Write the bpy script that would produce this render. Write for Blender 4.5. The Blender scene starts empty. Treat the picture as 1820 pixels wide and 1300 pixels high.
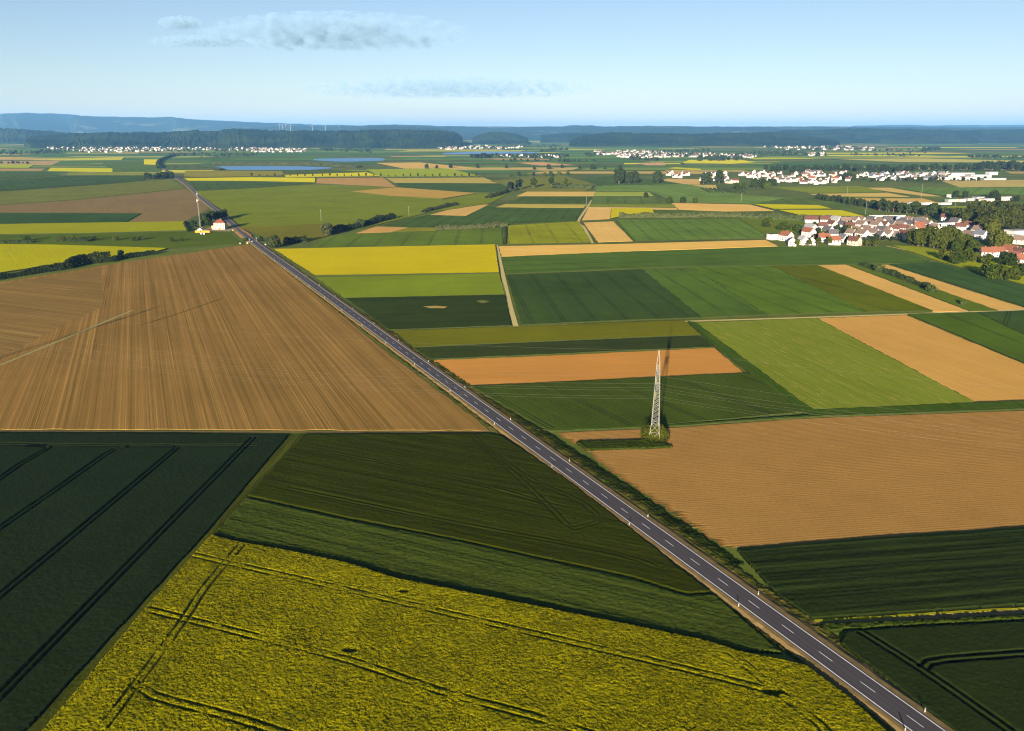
import bpy, bmesh, math, random
import numpy as np
from mathutils import Vector, Matrix
from mathutils.geometry import tessellate_polygon

# ------------------------------------------------------------------ camera, sky, sun, exposure
sc = bpy.context.scene
COL = sc.collection
F, CX, CY, YH, H = 1450.0, 910.0, 650.0, 236.0, 117.0
PIT = math.atan((CY - YH) / F)
cam = bpy.data.cameras.new('camera'); cam.sensor_width = 36.0; cam.lens = 36.0 * F / 1820.0
cam.clip_start = 0.5; cam.clip_end = 120000
co = bpy.data.objects.new('camera', cam); COL.objects.link(co)
co.location = (0, 0, H); co.rotation_euler = (math.pi / 2 - PIT, 0, 0); sc.camera = co

SUN_EL = math.radians(10.2); SUN_AZ = math.radians(12.6)      # SUN_AZ: the shadows run this far right of +Y
sd = Vector((math.sin(SUN_AZ) * math.cos(SUN_EL), math.cos(SUN_AZ) * math.cos(SUN_EL), -math.sin(SUN_EL)))
sl = bpy.data.lights.new('sun', 'SUN'); sl.energy = 5.0; sl.angle = math.radians(0.5); sl.color = (1.0, 0.86, 0.66)
so = bpy.data.objects.new('sun', sl); COL.objects.link(so)
so.rotation_euler = sd.to_track_quat('-Z', 'Y').to_euler(); so.location = (0, 0, 900)

w = bpy.data.worlds.new('World'); sc.world = w; w.use_nodes = True
wt = w.node_tree; wt.nodes.clear()
WSTR = 0.05
sky = wt.nodes.new('ShaderNodeTexSky'); sky.sky_type = 'NISHITA'; sky.sun_disc = False
sky.sun_elevation = SUN_EL; sky.sun_rotation = math.pi + SUN_AZ
sky.altitude = 200; sky.air_density = 0.85; sky.dust_density = 0.0; sky.ozone_density = 3.0
bg = wt.nodes.new('ShaderNodeBackground'); bg.inputs['Strength'].default_value = WSTR
wo = wt.nodes.new('ShaderNodeOutputWorld')
tn = wt.nodes.new('ShaderNodeMix'); tn.data_type = 'RGBA'; tn.blend_type = 'MULTIPLY'; tn.inputs[0].default_value = 1.0
tn.inputs[7].default_value = (1.04, 0.80, 0.71, 1.0)
wt.links.new(sky.outputs[0], tn.inputs[6]); wt.links.new(tn.outputs[2], bg.inputs['Color']); wt.links.new(bg.outputs[0], wo.inputs['Surface'])

vs = sc.view_settings
vs.view_transform = 'Standard'; vs.look = 'None'; vs.gamma = 1.0; vs.use_curve_mapping = False
vs.exposure = 1.93
sc.render.engine = 'CYCLES'
cy = sc.cycles
cy.use_denoising = True
try: cy.denoiser = 'OPENIMAGEDENOISE'; cy.denoising_prefilter = 'ACCURATE'; cy.denoising_input_passes = 'RGB_ALBEDO_NORMAL'
except Exception: pass
cy.max_bounces = 5; cy.diffuse_bounces = 2; cy.glossy_bounces = 2; cy.transmission_bounces = 2
cy.transparent_max_bounces = 8; cy.volume_bounces = 0; cy.sample_clamp_indirect = 4.0
cy.use_adaptive_sampling = False
cy.pixel_filter_type = 'BLACKMAN_HARRIS'; cy.filter_width = 1.15

# ------------------------------------------------------------------ helpers
cP, sP = math.cos(PIT), math.sin(PIT)
def G(x, y, z=0.0):
    """the point of the plain (or of the level z above it) seen at x, y of the photograph"""
    dx = (x - CX) / F; dy = -(y - CY) / F
    ey = cP + dy * sP; ez = -sP + dy * cP
    t = (z - H) / ez
    return (t * dx, t * ey, z)
def G2(x, y): return G(x, y)[:2]
def bearing(x, y):
    """sideways and upward slope, per metre northwards, of the direction seen at x, y"""
    dy = -(y - CY) / F; ey = cP + dy * sP
    return (x - CX) / F / ey, (-sP + dy * cP) / ey
def lin(c): c /= 255.0; return c / 12.92 if c <= 0.04045 else ((c + 0.055) / 1.055) ** 2.4
KL = (1.09, 1.02, 1.5)
def C(r, g, b, k=1.0): return tuple(lin(v) / q * k for v, q in zip((r, g, b), KL)) + (1.0,)
def rnd(seed): return random.Random(seed)

def tag(o, label=None, cat=None, group=None, kind=None):
    if label: o['label'] = label
    if cat: o['category'] = cat
    if group: o['group'] = group
    if kind: o['kind'] = kind
    return o
def link(name, me, parent=None, mat=None, color=None, loc=None):
    o = bpy.data.objects.new(name, me); COL.objects.link(o)
    if mat is not None and me is not None and len(me.materials) == 0: me.materials.append(mat)
    if parent is not None: o.parent = parent
    if color is not None: o.color = color
    if loc is not None: o.location = loc
    return o
def empty(name, loc, rz=0.0, scale=1.0):
    o = bpy.data.objects.new(name, None); COL.objects.link(o); o.location = loc; o.rotation_euler = (0, 0, rz)
    o.scale = (scale,) * 3; o.empty_display_size = 1.0
    return o
def copy_obj(src, parent):
    c = src.copy(); COL.objects.link(c); c.parent = parent
    return c
def copy_tree(root, loc, rz, scale):
    r = root.copy(); COL.objects.link(r); r.location = loc; r.rotation_euler = (0, 0, rz); r.scale = scale
    for ch in root.children:
        c = copy_obj(ch, r)
        for g in ch.children: copy_obj(g, c)
    return r

class MB:
    def __init__(s): s.v = []; s.f = []; s.m = []
    def quad(s, a, b, c, d, mi=0):
        n = len(s.v); s.v += [a, b, c, d]; s.f.append((n, n + 1, n + 2, n + 3)); s.m.append(mi)
    def tri(s, a, b, c, mi=0):
        n = len(s.v); s.v += [a, b, c]; s.f.append((n, n + 1, n + 2)); s.m.append(mi)
    def box(s, x0, x1, y0, y1, z0, z1, mi=0):
        n = len(s.v)
        s.v += [(x0, y0, z0), (x1, y0, z0), (x1, y1, z0), (x0, y1, z0), (x0, y0, z1), (x1, y0, z1), (x1, y1, z1), (x0, y1, z1)]
        for q in ((0, 3, 2, 1), (4, 5, 6, 7), (0, 1, 5, 4), (1, 2, 6, 5), (2, 3, 7, 6), (3, 0, 4, 7)):
            s.f.append(tuple(n + i for i in q)); s.m.append(mi)
    def tube(s, a, b, r0, r1=None, k=6, cap=True, mi=0):
        r1 = r0 if r1 is None else r1
        a = Vector(a); b = Vector(b); d = (b - a).normalized()
        t = d.orthogonal().normalized(); u = d.cross(t)
        n = len(s.v)
        for p, r in ((a, r0), (b, r1)):
            for i in range(k):
                an = 2 * math.pi * i / k
                s.v.append(tuple(p + t * math.cos(an) * r + u * math.sin(an) * r))
        for i in range(k):
            j = (i + 1) % k; s.f.append((n + i, n + j, n + k + j, n + k + i)); s.m.append(mi)
        if cap:
            s.f.append(tuple(n + k + i for i in range(k))); s.m.append(mi)
            s.f.append(tuple(n + k - 1 - i for i in range(k))); s.m.append(mi)
    def path(s, pts, r, k=4):
        pts = [Vector(p) for p in pts]; n = len(s.v)
        for i, p in enumerate(pts):
            d = (pts[min(i + 1, len(pts) - 1)] - pts[max(i - 1, 0)]).normalized()
            t = d.cross(Vector((0, 0, 1))).normalized(); u = t.cross(d)
            for j in range(k):
                an = 2 * math.pi * j / k + 0.4
                s.v.append(tuple(p + t * math.cos(an) * r + u * math.sin(an) * r))
        for i in range(len(pts) - 1):
            for j in range(k):
                j2 = (j + 1) % k
                s.f.append((n + i * k + j, n + i * k + j2, n + (i + 1) * k + j2, n + (i + 1) * k + j)); s.m.append(0)
    def mesh(s, name, mats=()):
        me = bpy.data.meshes.new(name); me.from_pydata(s.v, [], s.f)
        for m in mats: me.materials.append(m)
        if len(mats) > 1: me.polygons.foreach_set('material_index', s.m)
        me.update(); return me
    def build(s, name, mat, parent=None, color=None, loc=None):
        return link(name, s.mesh(name, mat if isinstance(mat, (list, tuple)) else (mat,)), parent, None, color, loc)

# value noise in numpy
_rs = np.random.RandomState(5); _TAB = _rs.rand(256, 256)
def vnoise(x, y):
    xi = np.floor(x).astype(np.int64); yi = np.floor(y).astype(np.int64)
    fx = x - xi; fy = y - yi; fx = fx * fx * (3 - 2 * fx); fy = fy * fy * (3 - 2 * fy)
    a = _TAB[xi & 255, yi & 255]; b = _TAB[(xi + 1) & 255, yi & 255]
    c = _TAB[xi & 255, (yi + 1) & 255]; d = _TAB[(xi + 1) & 255, (yi + 1) & 255]
    return (a * (1 - fx) + b * fx) * (1 - fy) + (c * (1 - fx) + d * fx) * fy
def fbm(x, y, n=3):
    s = 0; a = 0.5; t = 0
    for i in range(n):
        s = s + a * vnoise(x + 17.3 * i, y + 9.1 * i); t += a; x = x * 2.03; y = y * 2.03; a *= 0.5
    return s / t
def inside(px, py, poly):
    r = np.zeros(px.shape, bool); n = len(poly)
    for i in range(n):
        x0, y0 = poly[i]; x1, y1 = poly[(i + 1) % n]
        if y0 == y1: continue
        c = (y0 > py) != (y1 > py)
        r ^= c & (px < (x1 - x0) * (py - y0) / (y1 - y0) + x0)
    return r
def seg_dist(px, py, line):
    d = np.full(px.shape, 1e9)
    for (x0, y0), (x1, y1) in zip(line[:-1], line[1:]):
        vx, vy = x1 - x0, y1 - y0; L = vx * vx + vy * vy + 1e-9
        t = np.clip(((px - x0) * vx + (py - y0) * vy) / L, 0, 1)
        d = np.minimum(d, np.hypot(px - x0 - t * vx, py - y0 - t * vy))
    return d
def smooth_line(pts, step=4.0):
    out = []; n = len(pts)
    for i in range(n - 1):
        p0 = pts[max(i - 1, 0)]; p1 = pts[i]; p2 = pts[i + 1]; p3 = pts[min(i + 2, n - 1)]
        m = max(1, int(math.dist(p1, p2) / step))
        for k in range(m):
            t = k / m
            out.append(tuple(0.5 * (2 * b + (c - a) * t + (2 * a - 5 * b + 4 * c - d) * t * t + (3 * b - a - 3 * c + d) * t ** 3)
                             for a, b, c, d in zip(p0, p1, p2, p3)))
    out.append(tuple(pts[-1])); return out
def offset_line(pts, o):
    out = []
    for i, p in enumerate(pts):
        a = pts[max(i - 1, 0)]; b = pts[min(i + 1, len(pts) - 1)]
        dx, dy = b[0] - a[0], b[1] - a[1]; L = math.hypot(dx, dy) or 1
        out.append((p[0] + dy / L * o, p[1] - dx / L * o))       # + = right of the direction of travel
    return out

# ------------------------------------------------------------------ materials
class NT:
    def __init__(s, name):
        s.m = bpy.data.materials.new(name); s.m.use_nodes = True; s.t = s.m.node_tree; s.t.nodes.clear()
        s.out = s.t.nodes.new('ShaderNodeOutputMaterial')
    def n(s, typ, ins=None, **props):
        nd = s.t.nodes.new('ShaderNode' + typ)
        for k, v in props.items(): setattr(nd, k, v)
        for k, v in (ins or {}).items():
            if isinstance(v, bpy.types.NodeSocket): s.t.links.new(v, nd.inputs[k])
            else: nd.inputs[k].default_value = v
        return nd
    def math(s, op, a, b=0.0, clamp=False):
        return s.n('Math', {0: a, 1: b}, operation=op, use_clamp=clamp).outputs[0]
    def mixc(s, f, a, b, blend='MIX'):
        nd = s.n('Mix', None, data_type='RGBA', blend_type=blend)
        for k, v in ((0, f), (6, a), (7, b)):
            if isinstance(v, bpy.types.NodeSocket): s.t.links.new(v, nd.inputs[k])
            else: nd.inputs[k].default_value = v
        return nd.outputs[2]
    def noise(s, vec, scale, detail=2.0, rough=0.5, dist=0.0):
        return s.n('TexNoise', {'Vector': vec, 'Scale': scale, 'Detail': detail, 'Roughness': rough, 'Distortion': dist}).outputs['Fac']
    def ramp(s, f, lo, hi): return s.n('MapRange', {0: f, 1: lo, 2: hi, 3: 0.0, 4: 1.0}).outputs[0]
    def scale(s, col, f):
        return s.n('VectorMath', {0: col, 'Scale': f}, operation='SCALE').outputs[0]
    def uvw(s):
        uv = s.n('UVMap').outputs[0]; sp = s.n('SeparateXYZ', {0: uv})
        return uv, sp.outputs[0], sp.outputs[1]
    def vec(s, x, y, z=0.0): return s.n('CombineXYZ', {0: x, 1: y, 2: z}).outputs[0]
    def pos(s): return s.n('NewGeometry').outputs['Position']
    def objcol(s): return s.n('ObjectInfo').outputs['Color']
    def finish(s, col, rough=0.9, spec=0.1, bump=None, bstr=0.5, bdist=0.3, metallic=0.0, transl=0.0):
        ins = {'Base Color': col, 'Roughness': rough, 'Specular IOR Level': spec, 'Metallic': metallic}
        b = s.n('BsdfPrincipled', ins)
        if bump is not None:
            bn = s.n('Bump', {'Strength': bstr, 'Distance': bdist, 'Height': bump}); s.t.links.new(bn.outputs[0], b.inputs['Normal'])
        o = b.outputs[0]
        if transl > 0:
            tr = s.n('BsdfTranslucent', {'Color': col}); mx = s.n('MixShader', {0: transl, 1: o, 2: tr.outputs[0]}); o = mx.outputs[0]
        s.t.links.new(o, s.out.inputs['Surface']); return s.m

def plain_mat(name, col, rough=0.6, spec=0.3, metallic=0.0, var=0.12, scale=0.7):
    t = NT(name); n = t.noise(t.pos(), scale, 3)
    c = t.scale(col if isinstance(col, bpy.types.NodeSocket) else t.n('RGB').outputs[0], t.math('MULTIPLY_ADD', n, 2 * var))
    return t, c
def simple(name, col, rough=0.6, spec=0.3, metallic=0.0, var=0.15, scale=0.7, bstr=0.0):
    t = NT(name); rgb = t.n('RGB'); rgb.outputs[0].default_value = (*col[:3], 1)
    n = t.noise(t.pos(), scale, 3)
    f = t.math('ADD', t.math('MULTIPLY', n, 2 * var), 1.0 - var)
    return t.finish(t.scale(rgb.outputs[0], f), rough, spec, n if bstr else None, bstr, 0.1, metallic)
def by_color(name, rough=0.8, spec=0.2, var=0.12, scale=0.5):
    t = NT(name); n = t.noise(t.pos(), scale, 3)
    f = t.math('ADD', t.math('MULTIPLY', n, 2 * var), 1.0 - var)
    return t.finish(t.scale(t.objcol(), f), rough, spec)

def crop_mat(name, streak=0.18, streak_f=0.8, fine=0.18, fine_f=1.2, patch=0.14, tram=0.0, tram_sp=21.0, tram_shade=(0.03, 0.03, 0.015, 1),
             tint=None, tint_amt=0.0, bstr=0.6, bdist=0.25, flecks=0.0, along=0.012, wide=1.0, lines=0.0):
    """a field: the crop's own colour from the object, drilling streaks along the rows, patches, wheel tracks with their shade painted in"""
    t = NT(name); uv, u, v = t.uvw(); col = t.objcol()
    L = t.noise(uv, 0.012, 3, 0.6)
    S = t.noise(t.vec(t.math('MULTIPLY', u, along), t.math('MULTIPLY', v, streak_f)), 1.0, 4, 0.65)
    S2 = t.noise(t.vec(t.math('MULTIPLY', u, along * 0.4), t.math('MULTIPLY', v, streak_f * 0.12)), 1.0, 3, 0.6)
    Fn = t.noise(uv, fine_f, 3, 0.65)
    f = t.math('ADD', 1.0, t.math('MULTIPLY', t.math('SUBTRACT', L, 0.5), 2 * patch))
    f = t.math('ADD', f, t.math('MULTIPLY', t.math('SUBTRACT', S, 0.5), 2 * streak))
    f = t.math('ADD', f, t.math('MULTIPLY', t.math('SUBTRACT', S2, 0.5), 1.6 * streak * wide))
    f = t.math('ADD', f, t.math('MULTIPLY', t.math('SUBTRACT', Fn, 0.5), 2 * fine))
    Q = t.noise(uv, 0.05, 4, 0.65)
    f = t.math('ADD', f, t.math('MULTIPLY', t.math('SUBTRACT', Q, 0.5), 1.2 * patch))
    c = t.scale(col, f)
    if tint is not None:
        tm = t.ramp(t.noise(t.vec(t.math('MULTIPLY', u, along * 1.7), t.math('MULTIPLY', v, 0.4)), 1.0, 5, 0.75), 0.42, 0.68)
        c = t.mixc(t.math('MULTIPLY', tm, tint_amt), c, tint)
    if lines > 0:
        for k, lo, cc in ((3.1, 0.58, C(190, 148, 92)), (7.7, 0.56, C(86, 70, 36))):
            lm = t.ramp(t.noise(t.vec(t.math('MULTIPLY', u, along * 0.8), t.math('ADD', t.math('MULTIPLY', v, 1.15), k)), 1.0, 2, 0.6), lo, lo + 0.07)
            lm = t.math('MULTIPLY', lm, t.ramp(t.noise(t.vec(t.math('MULTIPLY', u, 0.01), t.math('ADD', t.math('MULTIPLY', v, 0.06), k)), 1.0, 3, 0.6), 0.35, 0.7))
            c = t.mixc(t.math('MULTIPLY', lm, lines), c, cc)
    if flecks > 0:
        fm = t.ramp(t.noise(t.vec(t.math('MULTIPLY', u, 0.05), t.math('MULTIPLY', v, 0.9)), 1.0, 3, 0.75), 0.60, 0.67)
        c = t.mixc(t.math('MULTIPLY', fm, flecks), c, C(196, 160, 92))
    if tram > 0:
        rn = t.n('ObjectInfo').outputs['Random']; spn = t.math('ADD', tram_sp - 6.0, t.math('MULTIPLY', rn, 15.0))
        d = t.math('ABSOLUTE', t.math('SUBTRACT', t.math('FRACT', t.math('ADD', t.math('DIVIDE', v, spn), t.math('MULTIPLY', rn, 7.3))), 0.5))
        d = t.math('ABSOLUTE', t.math('SUBTRACT', t.math('MULTIPLY', d, spn), 0.95))
        m = t.math('MULTIPLY', t.math('LESS_THAN', d, 0.4), t.math('MULTIPLY', tram, t.ramp(t.noise(t.vec(t.math('MULTIPLY', u, 0.02), t.math('MULTIPLY', rn, 50.0)), 1.0, 3, 0.6), 0.2, 0.62)))
        c = t.mixc(m, c, tram_shade)  # wheel tracks coloured dark: the shade down in the crop gaps is painted
    h = t.math('ADD', t.math('MULTIPLY', S, 0.6), t.math('MULTIPLY', Fn, 0.8))
    return t.finish(c, 1.0, 0.0, h, bstr, bdist)

M = {}
M['green'] = crop_mat('green_crop', streak=0.22, fine=0.4, fine_f=1.4, patch=0.42, tram=0.75, tram_sp=24.0, tram_shade=(0.022, 0.026, 0.010, 1), bstr=0.8)
M['green_plain'] = crop_mat('grass_crop', streak=0.12, fine=0.3, fine_f=0.9, patch=0.3, bstr=0.8, tint=C(120, 120, 50), tint_amt=0.3)
M['fleck'] = crop_mat('thin_crop', streak=0.16, fine=0.35, fine_f=1.3, patch=0.16, tint=C(152, 142, 70), tint_amt=0.5, bstr=0.7, flecks=0.85)
M['soil'] = crop_mat('bare_soil', streak=0.16, streak_f=0.5, fine=0.2, fine_f=0.9, patch=0.14, bstr=0.35)
M['streaky'] = crop_mat('drilled_soil', streak=0.55, streak_f=1.3, fine=0.3, fine_f=1.1, patch=0.22, tint=C(92, 76, 36), tint_amt=0.7, bstr=0.4, along=0.0012, wide=0.35, lines=0.75)
M['rape'] = crop_mat('rape_bloom', streak=0.08, streak_f=0.3, fine=0.2, fine_f=0.8, patch=0.14, tint=C(150, 150, 12), tint_amt=0.22, bstr=0.9, bdist=0.4)
M['far'] = crop_mat('far_crop', streak=0.2, streak_f=0.05, fine=0.1, fine_f=0.02, patch=0.15, bstr=0.0)

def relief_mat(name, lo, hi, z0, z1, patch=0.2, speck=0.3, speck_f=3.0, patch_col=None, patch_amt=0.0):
    """a near crop that is modelled as relief: one colour low down, one at the tips"""
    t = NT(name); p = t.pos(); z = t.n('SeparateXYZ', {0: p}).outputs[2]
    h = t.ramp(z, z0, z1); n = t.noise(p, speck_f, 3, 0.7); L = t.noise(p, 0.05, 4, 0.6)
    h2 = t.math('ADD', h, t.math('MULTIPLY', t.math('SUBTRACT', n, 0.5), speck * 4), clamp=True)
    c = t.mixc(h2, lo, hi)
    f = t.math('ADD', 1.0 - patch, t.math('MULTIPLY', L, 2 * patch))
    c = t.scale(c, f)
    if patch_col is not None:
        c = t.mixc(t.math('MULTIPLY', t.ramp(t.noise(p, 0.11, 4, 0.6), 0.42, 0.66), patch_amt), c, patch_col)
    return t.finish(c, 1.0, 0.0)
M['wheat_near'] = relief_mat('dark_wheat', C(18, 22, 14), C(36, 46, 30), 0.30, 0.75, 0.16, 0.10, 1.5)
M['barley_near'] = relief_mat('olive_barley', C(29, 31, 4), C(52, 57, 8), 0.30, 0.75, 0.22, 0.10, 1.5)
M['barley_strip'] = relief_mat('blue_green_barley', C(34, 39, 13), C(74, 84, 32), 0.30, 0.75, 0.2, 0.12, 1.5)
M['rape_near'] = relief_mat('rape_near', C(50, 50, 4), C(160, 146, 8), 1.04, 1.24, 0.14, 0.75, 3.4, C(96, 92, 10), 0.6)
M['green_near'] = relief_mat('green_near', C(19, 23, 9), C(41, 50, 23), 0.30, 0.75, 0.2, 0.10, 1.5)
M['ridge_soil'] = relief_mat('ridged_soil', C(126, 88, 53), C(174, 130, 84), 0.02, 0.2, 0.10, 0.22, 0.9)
M['verge'] = relief_mat('verge_grass', C(34, 38, 12), C(84, 92, 32), 0.05, 0.7, 0.3, 0.3, 0.8, C(116, 98, 54), 0.5)
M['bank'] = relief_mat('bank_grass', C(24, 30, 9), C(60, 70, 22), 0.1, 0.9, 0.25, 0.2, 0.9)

def ground_mat():
    t = NT('plain_grass'); p = t.pos()
    a = t.noise(p, 0.004, 4, 0.6); b = t.noise(p, 0.05, 4, 0.6); c = t.noise(p, 0.8, 3, 0.7)
    col = t.mixc(t.ramp(a, 0.35, 0.65), C(72, 82, 34), C(104, 112, 46))
    col = t.mixc(t.math('MULTIPLY', t.ramp(b, 0.5, 0.7), 0.5), col, C(122, 116, 62))
    col = t.scale(col, t.math('ADD', 0.7, t.math('MULTIPLY', c, 0.6)))
    return t.finish(col, 1.0, 0.05, c, 0.6, 0.3)
M['ground'] = ground_mat()
def asphalt_mat():
    t = NT('asphalt'); uv, u, v = t.uvw()
    n = t.noise(uv, 1.4, 4, 0.7); s = t.noise(t.vec(t.math('MULTIPLY', u, 0.02), t.math('MULTIPLY', v, 1.6)), 1.0, 3)
    wh = t.math('MULTIPLY', t.math('COSINE', t.math('MULTIPLY', v, 4.19)), 0.07); pa = t.math('MULTIPLY', t.noise(t.vec(t.math('MULTIPLY', u, 0.03), t.math('MULTIPLY', v, 0.3)), 1.0, 3, 0.6), 0.4)
    f = t.math('ADD', t.math('ADD', 0.52, t.math('ADD', wh, pa)), t.math('ADD', t.math('MULTIPLY', n, 0.22), t.math('MULTIPLY', s, 0.34)))
    return t.finish(t.scale(t.n('RGB').outputs[0], f) if False else t.mixc(1.0, t.scale(t.vec(0.056, 0.048, 0.052), f), (1, 1, 1, 1), 'MULTIPLY'), 0.85, 0.25, n, 0.2, 0.02)
M['asphalt'] = asphalt_mat()
M['paint'] = simple('road_paint', (0.62, 0.62, 0.62), 0.7, 0.2, var=0.35, scale=1.2)
M['gravel'] = simple('gravel_shoulder', C(120, 98, 76), 1.0, 0.0, var=0.5, scale=0.5, bstr=0.5)
M['path'] = simple('dirt_path', C(196, 172, 134), 1.0, 0.05, var=0.2, scale=0.25, bstr=0.2)
M['concrete'] = simple('pale_concrete', C(148, 138, 104), 0.9, 0.1, var=0.2, scale=0.2)
M['color'] = by_color('painted_surface', 0.8, 0.15)
M['wall'] = by_color('rendered_wall', 0.9, 0.1, 0.08, 0.35)
M['roof'] = by_color('roof_tiles', 0.8, 0.2, 0.3, 0.8)
M['pane'] = simple('window_glass', (0.03, 0.04, 0.05), 0.15, 0.5, var=0.1)
M['steel'] = simple('galvanised_steel', (0.185, 0.185, 0.16), 0.6, 0.3, 0.0, 0.12)
M['wire'] = simple('aluminium_cable', (0.24, 0.22, 0.17), 0.6, 0.2, 0.0, 0.05)
M['shaded_stems'] = simple('shaded_crop_stems', (0.028, 0.036, 0.010), 1.0, 0.0, var=0.4, scale=0.6)  # crop sides: stem green, with the shade among the stalks put into the colour
M['white'] = simple('white_plastic', (0.34, 0.34, 0.32), 0.5, 0.3, var=0.05)
M['black'] = simple('black_band', (0.02, 0.02, 0.02), 0.5, 0.3)
M['bark'] = simple('bark', (0.09, 0.065, 0.045), 1.0, 0.05, var=0.3, scale=2.0)
def leaf_mat():
    t = NT('leaves'); oi = t.n('ObjectInfo'); p = t.pos()
    n = t.noise(p, 0.9, 3, 0.7); r = oi.outputs['Random']
    f = t.math('ADD', 0.2, t.math('MULTIPLY', n, 1.1))
    f = t.math('MULTIPLY', f, t.math('ADD', 0.82, t.math('MULTIPLY', r, 0.36)))
    return t.finish(t.scale(oi.outputs['Color'], f), 0.9, 0.03, transl=0.2)
M['leaf'] = leaf_mat()
def forest_mat():
    t = NT('forest_canopy'); p = t.pos()
    n = t.noise(p, 0.03, 4, 0.7); b = t.noise(p, 0.0022, 4, 0.6)
    c = t.mixc(t.ramp(b, 0.35, 0.65), (0.008, 0.020, 0.012, 1), (0.034, 0.052, 0.016, 1))
    return t.finish(t.scale(c, t.math('ADD', 0.5, n)), 1.0, 0.0, n, 1.0, 8.0)
M['forest'] = forest_mat()
def hill_mat():
    t = NT('hill_cover'); p = t.pos(); b = t.noise(p, 0.0009, 5, 0.65); n = t.noise(p, 0.01, 4, 0.7)
    c = t.mixc(t.ramp(b, 0.60, 0.66), (0.024, 0.042, 0.026, 1), (0.15, 0.15, 0.07, 1))
    return t.finish(t.scale(c, t.math('ADD', 0.6, t.math('MULTIPLY', n, 0.8))), 1.0, 0.0, n, 1.0, 15.0)
M['hill'] = hill_mat()
def water_mat():
    t = NT('lake_water'); n = t.noise(t.pos(), 0.25, 3)
    return t.finish((0.03, 0.14, 0.34, 1), 0.3, 0.3, n, 0.5, 0.6)
M['water'] = water_mat()

# ------------------------------------------------------------------ the plain
def ground_mesh():
    xs = [-60000, -30000, -12000, -5000, -2000, -800, -300, 0, 300, 800, 2000, 5000, 12000, 30000, 60000]
    ys = [-3000, -300, 0, 150, 400, 900, 2000, 4000, 8000, 16000, 32000, 64000]
    v = [(x, y, 0) for y in ys for x in xs]; n = len(xs)
    f = [(j * n + i, j * n + i + 1, (j + 1) * n + i + 1, (j + 1) * n + i) for j in range(len(ys) - 1) for i in range(n - 1)]
    me = bpy.data.meshes.new('ground'); me.from_pydata(v, [], f); me.update(); return me
tag(link('ground', ground_mesh(), None, M['ground']), 'wide green plain that carries the fields and villages', 'ground', kind='structure')

_layer = [0]
def poly_angle(wp, a=None):
    """row direction of a field: along its longest side, or towards a vanishing point of the picture's rows"""
    if a is not None: return a
    best = max(range(len(wp)), key=lambda i: math.dist(wp[i], wp[(i + 1) % len(wp)]))
    p, q = wp[best], wp[(best + 1) % len(wp)]
    return math.atan2(q[1] - p[1], q[0] - p[0])
def vp_angle(x): return math.pi / 2 - math.atan2((x - CX) / F, 1.0 / cP)      # rows that run to the horizon at picture column x
def field(name, px, mat, color, h=0.05, ang=None, label=None, cat='field', jit=0.5, world=False):
    wp = [tuple(p) for p in px] if world else [G2(*p) for p in px]
    ang = poly_angle(wp, ang); ca, sa = math.cos(ang), math.sin(ang)
    r = rnd(len(bpy.data.objects)); out = []
    far = sum(math.hypot(*p) for p in wp) / len(wp); st = max(2.5, far * 0.006); jit = min(jit, far * 0.0012)
    for i, p in enumerate(wp):
        q = wp[(i + 1) % len(wp)]; L = math.dist(p, q); n = max(1, min(160, int(L / st)))
        nx, ny = -(q[1] - p[1]) / (L + 1e-9), (q[0] - p[0]) / (L + 1e-9)
        for k in range(n):
            t = k / n; j = r.uniform(-jit, jit) if k else 0
            out.append((p[0] + (q[0] - p[0]) * t + nx * j, p[1] + (q[1] - p[1]) * t + ny * j))
    _layer[0] += 1; z = h + _layer[0] * 0.0012
    tris = tessellate_polygon([[Vector((x, y, 0)) for x, y in out]])
    n = len(out)
    v = [(x, y, z) for x, y in out] + [(x * 1.0, y * 1.0, -0.02) for x, y in out]
    area = sum(out[i][0] * out[(i + 1) % n][1] - out[(i + 1) % n][0] * out[i][1] for i in range(n))
    f = []
    for t in tris:
        a, b, c = (v[i] for i in t)
        cr = (b[0] - a[0]) * (c[1] - a[1]) - (b[1] - a[1]) * (c[0] - a[0])
        f.append(tuple(t) if cr > 0 else tuple(reversed(t)))
    for i in range(n):
        j = (i + 1) % n
        f.append((i, n + i, n + j, j) if area > 0 else (i, j, n + j, n + i))
    me = bpy.data.meshes.new(name); me.from_pydata(v, [], f); me.materials.append(mat)
    if h > 0.15:
        me.materials.append(M['shaded_stems']); me.polygons.foreach_set('material_index', [0] * len(tris) + [1] * n)
    uvl = me.uv_layers.new(name='UVMap')
    vi = np.empty(len(me.loops), np.int32); me.loops.foreach_get('vertex_index', vi)
    va = np.array(v); uu = va[:, 0] * ca + va[:, 1] * sa; vv = -va[:, 0] * sa + va[:, 1] * ca
    uvl.data.foreach_set('uv', np.stack([uu[vi], vv[vi]], 1).ravel().astype(np.float32))
    me.update()
    if mat in (M['soil'], M['streaky']): color = (color[0] * 1.02, color[1] * 1.05, color[2] * 1.28, 1.0)      # dry soil is a little greyer
    o = link(name, me, None, None, color)
    return tag(o, label, cat, kind='structure')

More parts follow.
